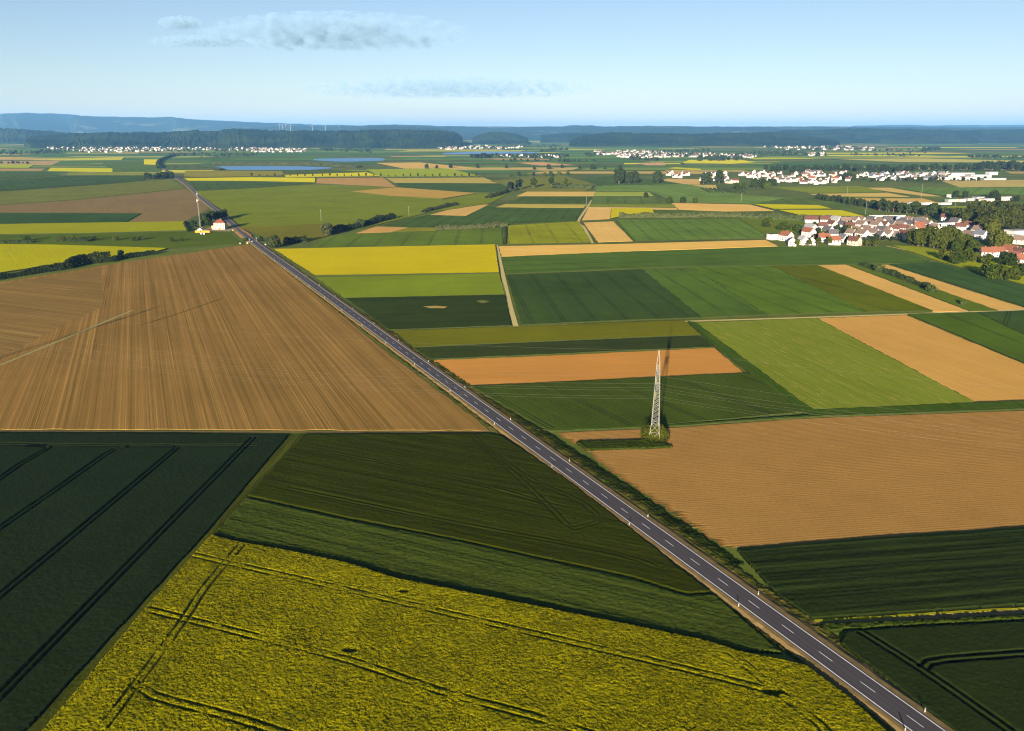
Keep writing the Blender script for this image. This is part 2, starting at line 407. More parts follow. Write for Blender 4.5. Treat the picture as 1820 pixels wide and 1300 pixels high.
def relief(name, px, mat, hfun, res, ang=0.0, label=None, cat='field', resu=None, world=False, kind='structure', smooth=False):
    """a near field as a height grid aligned with its rows; the grid stops raggedly at the field's outline, where it meets the ground"""
    wp = [tuple(p) for p in px] if world else [G2(*p) for p in px]
    ca, sa = math.cos(ang), math.sin(ang)
    loc = [(x * ca + y * sa, -x * sa + y * ca) for x, y in wp]
    resu = resu or res
    us = np.arange(min(p[0] for p in loc), max(p[0] for p in loc) + resu, resu)
    vs_ = np.arange(min(p[1] for p in loc), max(p[1] for p in loc) + res, res)
    U, V = np.meshgrid(us, vs_)
    rs = np.random.RandomState(7)
    Uj = U + rs.uniform(-0.3, 0.3, U.shape) * resu; Vj = V + rs.uniform(-0.22, 0.22, V.shape) * res
    ins = inside(Uj, Vj, loc)
    X = Uj * ca - Vj * sa; Y = Uj * sa + Vj * ca
    Z = hfun(X, Y, Uj, Vj)
    core = ins.copy()
    core[1:, :] &= ins[:-1, :]; core[:-1, :] &= ins[1:, :]; core[:, 1:] &= ins[:, :-1]; core[:, :-1] &= ins[:, 1:]
    core[0, :] = core[-1, :] = False; core[:, 0] = core[:, -1] = False
    Z = np.where(core, Z, -0.03)
    q = ins[:-1, :-1] & ins[1:, :-1] & ins[:-1, 1:] & ins[1:, 1:]
    idx = np.full(U.shape, -1, np.int64); used = np.zeros(U.shape, bool)
    used[:-1, :-1] |= q; used[1:, :-1] |= q; used[:-1, 1:] |= q; used[1:, 1:] |= q
    idx[used] = np.arange(used.sum())
    jj, ii = np.nonzero(q)
    quads = np.stack([idx[jj, ii], idx[jj, ii + 1], idx[jj + 1, ii + 1], idx[jj + 1, ii]], 1)
    vv = np.stack([X[used], Y[used], Z[used]], 1)
    me = bpy.data.meshes.new(name); n = len(quads)
    me.vertices.add(len(vv)); me.vertices.foreach_set('co', vv.ravel().astype(np.float32))
    me.loops.add(4 * n); me.loops.foreach_set('vertex_index', quads.ravel().astype(np.int32))
    me.polygons.add(n); me.polygons.foreach_set('loop_start', np.arange(0, 4 * n, 4, dtype=np.int32))
    me.polygons.foreach_set('loop_total', np.full(n, 4, np.int32))
    if smooth: me.polygons.foreach_set('use_smooth', np.ones(n, bool))
    me.materials.append(mat); me.update(calc_edges=True); me.validate()
    return tag(link(name, me), label, cat, kind=kind)

# ------------------------------------------------------------------ far mosaic of strips between the villages
def far_mosaic():
    r = rnd(11)
    pal = [C(90, 118, 66), C(104, 132, 66), C(74, 104, 66), C(122, 138, 68), C(84, 114, 76), C(144, 150, 74), C(172, 162, 96), C(200, 166, 112), C(184, 150, 106),
           C(216, 200, 60), C(98, 126, 62), C(80, 108, 60)]
    wts = [5, 5, 5, 4, 4, 3, 2, 2.5, 1.5, 1.6, 4, 4]
    groups = {}
    y = 2500.0
    while y < 13000:
        dep = r.uniform(90, 260) * (y / 4000) ** 0.6
        x = -0.72 * y + r.uniform(-300, 0)
        sk = r.uniform(-0.6, 0.6)
        while x < 0.72 * y:
            wd = r.uniform(180, 900) * (y / 5000) ** 0.4
            k = r.choices(range(len(pal)), wts)[0]
            d0 = r.uniform(-20, 20); g = r.uniform(2, 14)
            if r.random() < 0.72:
                groups.setdefault(k, []).append(((x + g, y + d0), (x + wd - g, y + d0 + r.uniform(-25, 25)), (x + wd - g + sk * dep, y + dep - 6 + r.uniform(-15, 15)), (x + g + sk * dep, y + dep - 6)))
            x += wd
        y += dep
    names = ['mid green', 'bright green', 'dark green', 'olive', 'cool green', 'yellow green', 'straw', 'tan', 'brown', 'yellow', 'fresh green', 'deep green']
    for k, qs in groups.items():
        me = bpy.data.meshes.new('distant_strips'); v = []; f = []
        for q in qs:
            n = len(v); v += [(x, yy, 0.01 + 0.0005 * k) for x, yy in q]; f.append((n, n + 1, n + 2, n + 3))
        me.from_pydata(v, [], f); uvl = me.uv_layers.new(name='UVMap')
        for i, l in enumerate(me.loops): uvl.data[i].uv = v[l.vertex_index][:2]
        me.update()
        tag(link('field_strips', me, None, M['far'], pal[k]), 'distant %s field strips between the far villages' % names[k], 'field strips', kind='structure')
far_mosaic()

DG = C(50, 80, 44); DG2 = C(56, 88, 52); MG = C(78, 112, 50); LG = C(110, 146, 58); OL = C(112, 124, 30)
TAN = C(204, 152, 96); BRN = C(172, 128, 84); YEL = C(232, 202, 6); YG = C(170, 172, 20)

# ------------------------------------------------------------------ fields in the distance, left of the road
FL = [
 ('rapeseed_field', [(0,436),(101,437),(297,443),(277,449),(198,459),(122,468),(0,487),(-90,502),(-90,436)], 'rape', C(178,166,8), 1.2, 'wedge of yellow rapeseed above the dark hedge on the left'),
 ('rapeseed_field', [(-90,401),(0,400),(327,395),(338,411),(150,416),(0,418),(-90,420)], 'rape', C(154,150,18), 1.2, 'long greenish yellow rapeseed strip left of the white house'),
 ('wheat_field', [(-90,379),(0,379),(251,380),(221,397),(0,400),(-90,401)], 'green', C(62,84,50), 0.6, 'dark green wheat strip with a slanted end on the left'),
 ('ploughed_field', [(-90,369),(0,365),(137,356),(330,336),(355,355),(371,371),(345,385),(330,393),(228,396),(254,380),(0,378),(-90,378)], 'soil', C(132,106,72), 0.03, 'long brown ploughed field between the road and the left edge'),
 ('meadow', [(-90,347),(0,342),(193,328),(305,319),(330,335),(137,355),(0,364),(-90,368)], 'green_plain', C(114,114,58), 0.3, 'dull olive meadow strip left of the far road'),
 ('wheat_field', [(-90,326),(0,321),(119,313),(256,313),(259,321),(193,327),(0,340),(-90,346)], 'green', C(71,88,51), 0.6, 'dark green strip in front of the small copse by the road'),
 ('rapeseed_field', [(84,305),(90,299),(200,300),(200,307)], 'rape', C(214,200,20), 1.0, 'small yellow rapeseed strip far left'),
 ('wheat_field', [(119,312),(122,307),(287,307),(292,312)], 'green', C(140,140,58), 0.5, 'pale green strip with tracks beside the far road bend'),
 ('wheat_field', [(202,306),(178,288),(246,288),(282,293),(287,306)], 'green', C(93,112,58), 0.5, 'green striped field left of the far road bend'),
 ('rapeseed_field', [(256,284),(283,284),(281,294),(256,293)], 'rape', C(232,208,10), 1.0, 'small bright yellow block at the far road bend'),
 ('rapeseed_field', [(48,285),(221,279.5),(216,285),(120,286)], 'rape', C(206,194,70), 1.0, 'thin pale yellow strip far left below the town'),
 ('ploughed_field', [(-90,287),(109,286),(91,294),(-90,293)], 'soil', C(184,149,104), 0.03, 'pale brown strip far left below the town'),
 ('rapeseed_field', [(-90,293.5),(61,293.5),(51,299),(-90,299)], 'rape', C(176,180,40), 1.0, 'yellow green strip at the far left edge'),
 ('ploughed_field', [(-90,300),(80,300),(72,304),(-90,304)], 'soil', C(178,142,92), 0.03, 'thin brown strip at the far left edge'),
 ('wheat_field', [(-90,305),(84,306),(110,312),(0,319),(-90,325)], 'green', C(83,98,53), 0.5, 'dark green strip with scattered shrubs at the left edge'),
 ('meadow', [(-90,421),(0,419),(338,412),(405,412),(424,428),(440,432),(300,443),(101,436),(-90,435)], 'green_plain', C(82,96,28), 0.3, 'rough green meadow with shrubs between the two rapeseed fields'),
]
for n_, p_, m_, c_, h_, l_ in FL: field(n_, p_, M[m_], c_, h_, None, l_)

# right of the road, distance
FR = [
 ('rapeseed_field', [(328,318),(440,316),(560,317),(560,325),(440,322.5),(334,322)], 'rape', C(226,206,14), 1.0, 'bright yellow rapeseed strip right of the far road'),
 ('rapeseed_field', [(506,312),(651,307),(676,314),(508,315.5)], 'rape', C(228,206,10), 1.0, 'bright yellow rapeseed strip above the pink soil'),
 ('rapeseed_field', [(651,302),(795,300),(856,314),(676,315)], 'rape', C(160,166,40), 1.0, 'fading yellow green rapeseed behind the avenue of young trees'),
 ('ploughed_field', [(564,317),(681,316),(704,333),(562,326)], 'soil', C(184,138,86), 0.03, 'pinkish bare field beside the yellow strip end'),
 ('stubble_field', [(686,317),(859,316),(889,326),(701,325)], 'soil', C(184,157,84), 0.04, 'straw coloured strip below the avenue of young trees'),
 ('wheat_field', [(704,326.5),(889,327),(905,333),(900,342),(821,342),(709,333)], 'green', C(73,92,53), 0.5, 'dark green field below the straw strip'),
 ('wheat_field', [(336,324),(440,324),(558,327),(440,335),(345,340)], 'green', C(78,94,51), 0.5, 'dull green wedge right of the far road'),
 ('barley_field', [(346,341),(440,336),(560,328.5),(705,334),(790,356),(846,345),(905,344),(872,362),(760,379),(655,404),(560,424),(500,432),(462,419),(430,404),(398,376)], 'green_plain', C(120,126,34), 0.6, 'large olive green barley field opposite the white house'),
 ('ploughed_field', [(623,341),(706,334),(846,344),(785,354),(694,349)], 'soil', C(186,144,72), 0.7, 'bare tan patch inside the olive barley field'),
 ('meadow', [(420,404),(462,419),(500,432),(545,431),(640,404),(560,399),(470,404)], 'green_plain', C(116,108,38), 0.72, 'darker green meadow beside the level crossing trees'),
 ('ploughed_field', [(668,290),(745,289),(849,299),(719,300)], 'soil', C(216,168,96), 0.03, 'orange bare field below the far lakes'),
 ('meadow', [(330,304),(440,304),(590,306),(505,312),(430,314),(326,316)], 'green_plain', C(148,134,57), 0.3, 'pale green meadow in front of the long lake'),
 ('wheat_field', [(500,303),(585,302),(640,305),(650,307),(505,311)], 'green', C(88,98,47), 0.4, 'green strip between lake and yellow rapeseed'),
 ('ploughed_field', [(833,363),(869,364),(828,384),(765,382)], 'soil', C(206,160,96), 0.03, 'small tan wedge beside the hedge line'),
 ('wheat_field', [(673,402),(760,383),(828,385),(869,366),(880,369.5),(1037,371),(1024,394),(880,400),(785,405),(727,405)], 'green', C(76,94,48), 0.6, 'dark green field behind the bushy hedge'),
 ('ploughed_field', [(633,415),(668,403),(726,405),(694,413)], 'soil', C(199,147,88), 0.03, 'small brown wedge beside the dark hedge'),
 ('meadow', [(697,413),(728,406),(785,406),(775,411)], 'green_plain', C(140,132,34), 0.3, 'small bright green patch at the hedge end'),
 ('wheat_field', [(587,421),(640,417),(785,412),(892,406),(894,435),(700,438),(548,442)], 'green', C(98,114,44), 0.6, 'mid green field directly behind the yellow rapeseed block'),
 ('stubble_field', [(880,369),(898,363),(1042,364),(1037,370)], 'soil', C(191,163,82), 0.04, 'straw coloured strip behind the dark green field'),
 ('wheat_field', [(903,361),(933,349.5),(1055,350.5),(1045,363)], 'green', C(78,92,47), 0.5, 'dark strip between the straw and tan strips'),
 ('ploughed_field', [(918,349),(936,341),(1058,341),(1055,349)], 'soil', C(212,170,98), 0.03, 'tan strip below the round shrubs'),
 ('stubble_field', [(1058,342),(1154,342),(1162,348.5),(1056,348.5)], 'soil', C(157,159,70), 0.04, 'olive straw strip right of the farm lane'),
 ('wheat_field', [(1053,350),(1159,349.5),(1195,362.5),(1050,363.5)], 'green', C(98,112,62), 0.5, 'green strip right of the farm lane'),
 ('meadow', [(1049,364),(1198,364),(1201,369),(1047,367.5)], 'green_plain', C(133,138,49), 0.3, 'thin fresh green strip above the yellow block'),
 ('ploughed_field', [(1046,368),(1202,370),(1204,373),(1045,371)], 'soil', C(210,168,110), 0.03, 'very thin tan strip above the yellow block'),
 ('ploughed_field', [(1045,371.5),(1086,371.5),(1084,389.5),(1034,392)], 'soil', C(222,172,108), 0.03, 'small tan block left of the yellow block'),
 ('rapeseed_field', [(1087,371.5),(1159,371.5),(1163,383),(1101,386),(1085,390)], 'rape', C(206,184,14), 1.0, 'small yellow rapeseed block above the long pale hedge'),
 ('wheat_field', [(1162,374),(1230,375),(1320,378),(1317,385),(1167,384)], 'green', C(91,106,55), 0.5, 'dull green strip behind the long pale hedge'),
 ('ploughed_field', [(1192,361),(1332,364),(1376,375),(1290,376),(1207,373)], 'soil', C(226,174,104), 0.03, 'long tan strip left of the yellow strips'),
 ('wheat_field', [(1060,332),(1130,329),(1222,328),(1312,346),(1450,356),(1400,366),(1330,363),(1200,360),(1155,341),(1058,341)], 'green', C(114,134,72), 0.5, 'wide green field in front of the orchard rows'),
 ('rapeseed_field', [(1339,364),(1455,366),(1478,372),(1375,372.5)], 'rape', C(210,192,12), 1.0, 'upper of the two yellow rapeseed strips near the village'),
 ('rapeseed_field', [(1383,374.5),(1496,375),(1537,386),(1419,383)], 'rape', C(210,192,12), 1.0, 'lower of the two yellow rapeseed strips near the village'),
 ('wheat_field', [(1400,352),(1470,352),(1560,380),(1538,385),(1480,371),(1456,364.5),(1340,363)], 'green', C(96,110,58), 0.5, 'green field between yellow strips and the tree belt'),
 ('stubble_field', [(1438,345),(1578,343),(1617,350),(1457,349)], 'soil', C(205,168,98), 0.04, 'upper tan strip behind the tree belt'),
 ('ploughed_field', [(1499,353),(1641,353),(1669,361),(1529,360)], 'soil', C(205,163,96), 0.03, 'lower tan strip behind the tree belt'),
 ('ploughed_field', [(1529,334),(1581,334),(1672,349),(1644,349)], 'soil', C(205,168,100), 0.03, 'narrow slanting tan strip behind the tree belt'),
 ('ploughed_field', [(1672,321.5),(1820,320),(1910,320),(1910,331),(1705,333)], 'soil', C(188,160,98), 0.03, 'wide tan field right of the factory halls'),
 ('meadow', [(1636,369),(1732,366),(1780,375),(1640,380)], 'green_plain', C(140,142,41), 0.3, 'bright meadow below the farmstead'),
 ('wheat_field', [(1590,334),(1820,334),(1910,334),(1910,352),(1770,345),(1680,349)], 'green', C(108,130,70), 0.5, 'green field behind the farmstead'),
 ('wheat_field', [(1735,367),(1820,362),(1910,360),(1910,376),(1785,376)], 'green', C(93,116,66), 0.5, 'cool green field right of the farmstead'),
 ('meadow', [(1370,333),(1530,331),(1570,342),(1440,344)], 'green_plain', C(130,136,47), 0.3, 'light meadow below the second village'),
 ('rapeseed_field', [(1213,290),(1225,285),(1310,284),(1345,289),(1300,292)], 'rape', C(232,210,10), 1.0, 'yellow rapeseed lens in front of the far village'),
 ('rapeseed_field', [(1186,300),(1200,298),(1245,301),(1247,304)], 'rape', C(210,196,40), 1.0, 'thin yellow sliver above the second village'),
 ('ploughed_field', [(1176,321),(1186,318),(1244,319),(1244,328),(1215,328)], 'soil', C(210,165,106), 0.03, 'tan plot below the second village houses'),
 ('ploughed_field', [(1224,329),(1272,329),(1275,336),(1235,336)], 'soil', C(199,165,104), 0.03, 'tan plot beside the orchard'),
 ('wheat_field', [(1030,318),(1100,312),(1180,322),(1215,328),(1070,331)], 'green', C(83,100,58), 0.5, 'dark green field around the tall round trees'),
 ('meadow', [(870,322),(1000,312),(1060,330),(1040,340),(935,341)], 'green_plain', C(121,118,53), 0.3, 'dull meadow behind the pair of poplar groups'),
 ('ploughed_field', [(920,289.5),(965,288.5),(1022,294),(960,294.5)], 'soil', C(205,155,106), 0.03, 'pink strip in the middle distance'),
 ('ploughed_field', [(928,301),(985,300),(1010,303),(960,303.5)], 'soil', C(189,157,100), 0.03, 'thin tan strip in the middle distance'),
 ('ploughed_field', [(1127,290),(1180,289),(1183,294),(1150,294)], 'soil', C(205,157,120), 0.03, 'pink plot below the far village'),
 ('rapeseed_field', [(1325,281),(1400,281),(1460,283),(1340,284)], 'rape', C(200,192,40), 1.0, 'thin yellow strip right of the far village'),
 ('stubble_field', [(1490,283),(1640,282),(1820,286),(1820,289),(1600,288)], 'soil', C(195,174,96), 0.04, 'long straw strip behind the tree belt on the right'),
]
for n_, p_, m_, c_, h_, l_ in FR: field(n_, p_, M[m_], c_, h_, None, l_)

# ------------------------------------------------------------------ middle distance
VB = vp_angle(985); VR = vp_angle(200)
FM = [
 ('rapeseed_field', [(487,445),(880,437),(887,487),(560,492)], 'rape', C(205,178,10), 1.3, None, 'big bright yellow rapeseed block right of the road'),
 ('barley_field', [(562,495),(887,487.5),(898,525),(612,531)], 'green_plain', C(124,136,36), 0.6, None, 'light green barley block below the yellow rapeseed'),
 ('wheat_field', [(614,531.5),(898,525.5),(908,580),(692,588)], 'green', C(53,64,30), 0.6, None, 'dark green wheat block with bare patches left of the farm lane'),
 ('ploughed_field', [(886,438),(1100,434),(1360,427),(1383,438),(1100,448),(892,457)], 'soil', C(228,176,98), 0.03, None, 'long tan strip right of the farm lane'),
 ('barley_field', [(903,402),(1028,394.5),(1051,432),(901,435)], 'green', C(144,142,32), 0.6, vp_angle(860), 'olive green barley block with wheel tracks left of the bent lane'),
 ('ploughed_field', [(1037,396),(1090,394),(1125,429),(1063,431)], 'soil', C(222,172,104), 0.03, None, 'tan block right of the bent farm lane'),
 ('wheat_field', [(1094,392.5),(1200,391),(1312,390.5),(1358,418),(1381,424),(1127,429)], 'green', C(102,122,58), 0.6, None, 'grey green wheat field below the long pale hedge'),
 ('meadow', [(1314,389),(1420,388),(1450,400),(1380,424),(1360,418)], 'green_plain', C(104,116,40), 0.4, None, 'rough green at the left end of the near village'),
 ('wheat_field', [(892,458),(1100,449),(1383,440),(1575,440),(1655,464),(1640,469),(1460,471),(1160,477),(900,488)], 'green', C(84,104,46), 0.6, None, 'long dark green strip in front of the near village'),
 ('wheat_field', [(900,490),(1140,480),(1246,566),(1100,571),(928,579)], 'green', C(64,80,42), 0.6, vp_angle(770), 'large dark green wheat field right of the farm lane'),
 ('wheat_field', [(1141,480),(1230,477),(1362,561),(1247,566)], 'green', C(86,106,46), 0.6, vp_angle(770), 'mid green wheat strip in the middle of the plain'),
 ('wheat_field', [(1231,477),(1372,474.5),(1540,556),(1363,561)], 'green', C(90,110,38), 0.6, vp_angle(560), 'fresh green wheat field above the pale field road'),
 ('barley_field', [(1373,474.5),(1453,472.5),(1658,554),(1541,556)], 'green', C(98,102,18), 0.6, vp_angle(400), 'olive green barley strip left of the tan strip'),
 ('ploughed_field', [(1454,472),(1504,471),(1723,554),(1659,555)], 'soil', C(214,162,94), 0.03, vp_angle(350), 'slanting tan strip left of the shrub row'),
 ('meadow', [(1505,471),(1542,472),(1774,553),(1725,554)], 'green_plain', C(92,106,34), 0.4, None, 'grassy strip that carries the shrub row'),
 ('ploughed_field', [(1543,472),(1577,471),(1820,548),(1870,563),(1776,553)], 'soil', C(214,162,94), 0.03, None, 'slanting tan strip right of the shrub row'),
 ('wheat_field', [(1582,471),(1665,467),(1820,510),(1910,535),(1910,572),(1822,547)], 'green', C(66,88,50), 0.6, None, 'cool green wheat field at the right edge'),
 ('meadow', [(1585,437),(1640,440),(1745,462),(1820,468),(1910,470),(1910,532),(1820,507),(1668,465)], 'green_plain', C(150,150,26), 0.4, None, 'bright rough meadow below the near village'),
 ('rapeseed_field', [(700,590),(910,583),(1215,571.5),(1245,597),(1000,607),(735,619)], 'green_plain', C(108,104,20), 0.7, None, 'olive yellow rapeseed strip past its bloom'),
 ('wheat_field', [(735,620.5),(1000,608.5),(1243,598.5),(1268,618),(1000,630),(765,640)], 'green', C(58,66,34), 0.5, None, 'dark green strip above the tan strip'),
 ('ploughed_field', [(770,641),(1000,632),(1269,619),(1322,664),(1178,671),(838,686)], 'soil', C(196,132,68), 0.05, None, 'tan strip behind the steel pylon'),
 ('wheat_field', [(836,689),(1000,682),(1178,672.5),(1324,665.5),(1346,670),(1425,735),(1196,756),(1080,763),(985,767),(962,762)], 'green', C(68,80,30), 0.7, None, 'dark green wheat field behind the steel pylon'),
 ('barley_field', [(1236,575),(1450,567),(1735,718),(1600,725),(1446,732)], 'fleck', C(116,126,42), 0.4, vp_angle(560), 'patchy light green field with straw streaks'),
 ('ploughed_field', [(1455,566.5),(1610,560.5),(1820,648),(1910,684),(1910,712),(1740,718)], 'soil', C(202,148,82), 0.04, vp_angle(420), 'large smooth tan field at the right edge'),
 ('wheat_field', [(1614,560),(1735,557),(1820,597),(1910,640),(1910,683),(1820,646)], 'green', C(78,96,32), 0.6, None, 'green wedge beside the smooth tan field'),
 ('wheat_field', [(1737,557),(1830,553),(1910,580),(1910,640),(1820,596)], 'green', C(66,84,44), 0.55, None, 'dark green corner at the right edge'),
 ('ploughed_field', [(1790,552.5),(1830,551.5),(1910,562),(1910,578)], 'soil', C(212,162,100), 0.04, None, 'small tan corner at the right edge'),
 ('drilled_field', [(-120,763),(868,765.5),(850,748),(700,637),(560,522),(470,450),(440,435),(308,454),(221,466),(123,483),(0,502),(-120,520)], 'streaky', C(150,110,64), 0.04, vp_angle(235), 'huge brown drilled field left of the road with fine rows'),
 ('drilled_field', [(-120,523),(0,506),(123,487),(180,477),(184,545),(100,585),(0,636),(-120,690)], 'streaky', C(142,108,66), 0.06, vp_angle(-2600), 'brown field corner with crosswise rows on the left'),
]
for n_, p_, m_, c_, h_, a_, l_ in FM: field(n_, p_, M[m_], c_, h_, a_, l_)
# grass bank of the slanting field edge and below the patchy field
for p_, l_ in (([(1222,573),(1236,575),(1446,732),(1735,719),(1910,712),(1910,724),(1820,727),(1439,740),(1425,734),(1330,663),(1269,617)], 'dark grass bank that bends round the patchy green field'),
               ([(965,766),(1196,757.5),(1439,741),(1820,727.5),(1910,724.5),(1910,726),(1439,743.5),(1196,760),(980,769)], 'thin grass edge above the ridged soil')):
    field('grass_bank', p_, M['green_plain'], C(58, 80, 24), 0.7, None, l_, 'grass bank')
field('grass_track', [(512,774),(537,772),(438,886),(378,952),(258,1085),(78,1300),(-20,1402),(-50,1402),(43,1300),(228,1097),(362,951)], M['green_plain'], C(58, 62, 20), 0.1, VB, 'dark grassy track between the dark wheat and the rapeseed', 'grass track')
# bare patches and scrub tracks of their own
field('bare_patch', [(752,547),(775,545.5),(795,547),(790,550),(765,550)], M['soil'], C(176,142,84), 0.62, None, 'bare soil patch in the dark green wheat block', 'bare patch')
field('bare_patch', [(846,537),(858,535.5),(870,538),(858,541)], M['soil'], C(120,112,58), 0.62, None, 'faint bare patch near the farm lane', 'bare patch')

# ------------------------------------------------------------------ near fields modelled in relief
def W(px): return [G2(*p) for p in px]
def tracks(lines, half=0.95, wid=0.22):
    """pairs of wheel tracks either side of each line"""
    out = []
    for l in lines:
        s = smooth_line(W(l), 5.0); out += [offset_line(s, -half), offset_line(s, half)]
    def f(X, Y):
        d = np.full(X.shape, 1e9)
        for l in out: d = np.minimum(d, seg_dist(X, Y, l))
        return np.clip((d - wid) / 0.3, 0, 1)
    return f
def cereal(tr=None, h=0.72, amp=0.22, rowamp=0.0, rowf=0.0, big=0.03, floor=0.06):
    def f(X, Y, U, V):
        z = h - amp + amp * 2 * (np.random.RandomState(3).rand(*X.shape) * 0.6 + 0.4 * fbm(X * 0.9, Y * 0.9, 2)) * 0.7
        z = z + big * (fbm(X * 0.08, Y * 0.08, 3) - 0.5) * 4
        if rowamp: z = z + rowamp * (fbm(U * 0.02, V * rowf, 3) - 0.5) * 2
        if tr is not None:
            m = tr(X, Y); z = z * m + floor * (1 - m)
        return z
    return f
t1 = tracks([[(452,779),(226,1010),(0,1242),(-120,1365)], [(262,794.5),(298,794),(316,798),(306,806),(150,938),(0,1063),(-120,1166)], [(235,795),(205,800),(190,809),(100,873),(0,942),(-120,1026)], [(50,794.5),(76,794),(89,797.5),(80,803),(40,826),(0,854),(-120,938)],
             [(-100,790),(88,793),(300,795),(452,794)]])
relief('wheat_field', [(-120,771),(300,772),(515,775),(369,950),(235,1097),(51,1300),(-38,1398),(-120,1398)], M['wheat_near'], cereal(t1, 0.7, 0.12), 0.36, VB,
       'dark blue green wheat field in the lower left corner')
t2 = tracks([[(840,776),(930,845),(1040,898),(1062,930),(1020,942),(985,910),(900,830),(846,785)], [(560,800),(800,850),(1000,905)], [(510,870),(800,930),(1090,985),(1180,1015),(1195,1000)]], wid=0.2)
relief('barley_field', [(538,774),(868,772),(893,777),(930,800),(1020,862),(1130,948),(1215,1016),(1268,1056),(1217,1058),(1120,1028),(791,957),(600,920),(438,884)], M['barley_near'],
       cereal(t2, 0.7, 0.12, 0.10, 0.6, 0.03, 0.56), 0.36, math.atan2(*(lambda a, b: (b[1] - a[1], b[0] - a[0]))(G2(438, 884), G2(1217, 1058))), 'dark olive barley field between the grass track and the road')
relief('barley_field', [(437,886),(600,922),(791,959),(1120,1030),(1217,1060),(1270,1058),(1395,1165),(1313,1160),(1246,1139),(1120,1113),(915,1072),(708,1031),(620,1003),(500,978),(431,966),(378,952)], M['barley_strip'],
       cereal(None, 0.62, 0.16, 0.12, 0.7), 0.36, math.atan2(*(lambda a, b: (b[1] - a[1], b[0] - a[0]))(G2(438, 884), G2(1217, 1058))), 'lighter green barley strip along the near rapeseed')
t3 = tracks([[(345,992),(431,1012),(620,1055),(824,1103),(1080,1163),(1234,1200),(1387,1242),(1454,1292),(1500,1340)], [(263,1089),(431,1132),(620,1180),(791,1238),(957,1283),(1150,1345)],
             [(241,1222),(276,1244),(431,1287),(560,1330)], [(431,973),(366,1050),(327,1110),(241,1227),(185,1300),(130,1370)], [(1300,1167),(1383,1238),(1420,1262)]], half=1.0, wid=0.16)
def rape_h(X, Y, U, V):
    m = t3(X, Y); keep = fbm(X * 0.25, Y * 0.25, 2); m = np.clip(m + np.clip((keep - 0.30) * 2.4, 0.25, 0.92), 0, 1)
    z = 1.14 + 0.17 * (np.random.RandomState(9).rand(*X.shape) - 0.5) + 0.10 * (fbm(X * 1.1, Y * 1.1, 2) - 0.5) + 0.10 * (fbm(X * 0.1, Y * 0.1, 3) - 0.5)
    for hx, hy, hr in ((622, 1162, 0.9), (1372, 1236, 1.6), (718, 1057, 0.5)):
        gx, gy = G2(hx, hy); m = m * np.clip((np.hypot((X - gx) / 1.6, Y - gy) - hr * 0.5) / 0.7, 0, 1)
    return z * m + 0.62 * (1 - m)
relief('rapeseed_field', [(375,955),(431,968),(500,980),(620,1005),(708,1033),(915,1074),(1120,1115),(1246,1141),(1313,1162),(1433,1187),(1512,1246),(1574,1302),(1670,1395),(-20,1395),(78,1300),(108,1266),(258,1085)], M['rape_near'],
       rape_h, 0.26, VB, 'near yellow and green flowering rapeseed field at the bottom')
def ridges(X, Y, U, V):
    k = np.floor(V / 1.35); a = 0.007 + 0.014 * _TAB[(k.astype(int)) & 255, 3]
    return 0.12 + a * np.sin(V * 2 * math.pi / 1.35) + 0.02 * (np.random.RandomState(4).rand(*X.shape) - 0.5) + 0.03 * fbm(X * 0.1, Y * 0.1, 2)
rid = [(980,770),(1100,764.5),(1196,760.5),(1439,743.5),(1820,730),(1910,727),(1910,931),(1820,938),(1560,956),(1304,976),(1271,972),(1180,908),(1080,841),(1039,806),(1010,788)]
a_, b_ = G2(1304, 976), G2(1820, 938)
RID_A = math.atan2(b_[1] - a_[1], b_[0] - a_[0])
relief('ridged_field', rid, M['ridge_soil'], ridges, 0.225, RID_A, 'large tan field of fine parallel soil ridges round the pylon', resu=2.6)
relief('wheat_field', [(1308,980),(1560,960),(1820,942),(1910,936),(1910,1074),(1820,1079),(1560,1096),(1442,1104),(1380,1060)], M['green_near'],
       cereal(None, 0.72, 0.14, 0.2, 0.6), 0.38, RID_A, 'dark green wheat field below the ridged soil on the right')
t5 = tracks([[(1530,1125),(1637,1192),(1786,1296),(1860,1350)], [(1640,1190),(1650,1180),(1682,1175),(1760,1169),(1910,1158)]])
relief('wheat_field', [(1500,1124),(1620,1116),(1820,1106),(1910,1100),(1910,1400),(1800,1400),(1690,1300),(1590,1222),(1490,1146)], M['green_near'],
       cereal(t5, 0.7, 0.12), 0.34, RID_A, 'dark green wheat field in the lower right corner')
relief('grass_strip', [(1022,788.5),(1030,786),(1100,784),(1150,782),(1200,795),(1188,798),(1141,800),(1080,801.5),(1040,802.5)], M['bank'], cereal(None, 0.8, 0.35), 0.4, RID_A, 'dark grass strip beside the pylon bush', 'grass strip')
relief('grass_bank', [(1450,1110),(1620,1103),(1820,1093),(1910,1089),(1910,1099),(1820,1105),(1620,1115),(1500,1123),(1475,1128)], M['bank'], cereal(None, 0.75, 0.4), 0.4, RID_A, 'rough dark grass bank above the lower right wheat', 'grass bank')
field('grass_edge', [(1446,1103),(1620,1092),(1820,1080),(1910,1075),(1910,1078.5),(1820,1083.5),(1620,1096),(1450,1106)], M['green_plain'], C(150, 142, 30), 0.06, None, 'thin yellow grass edge beside the dirt lane', 'grass edge')

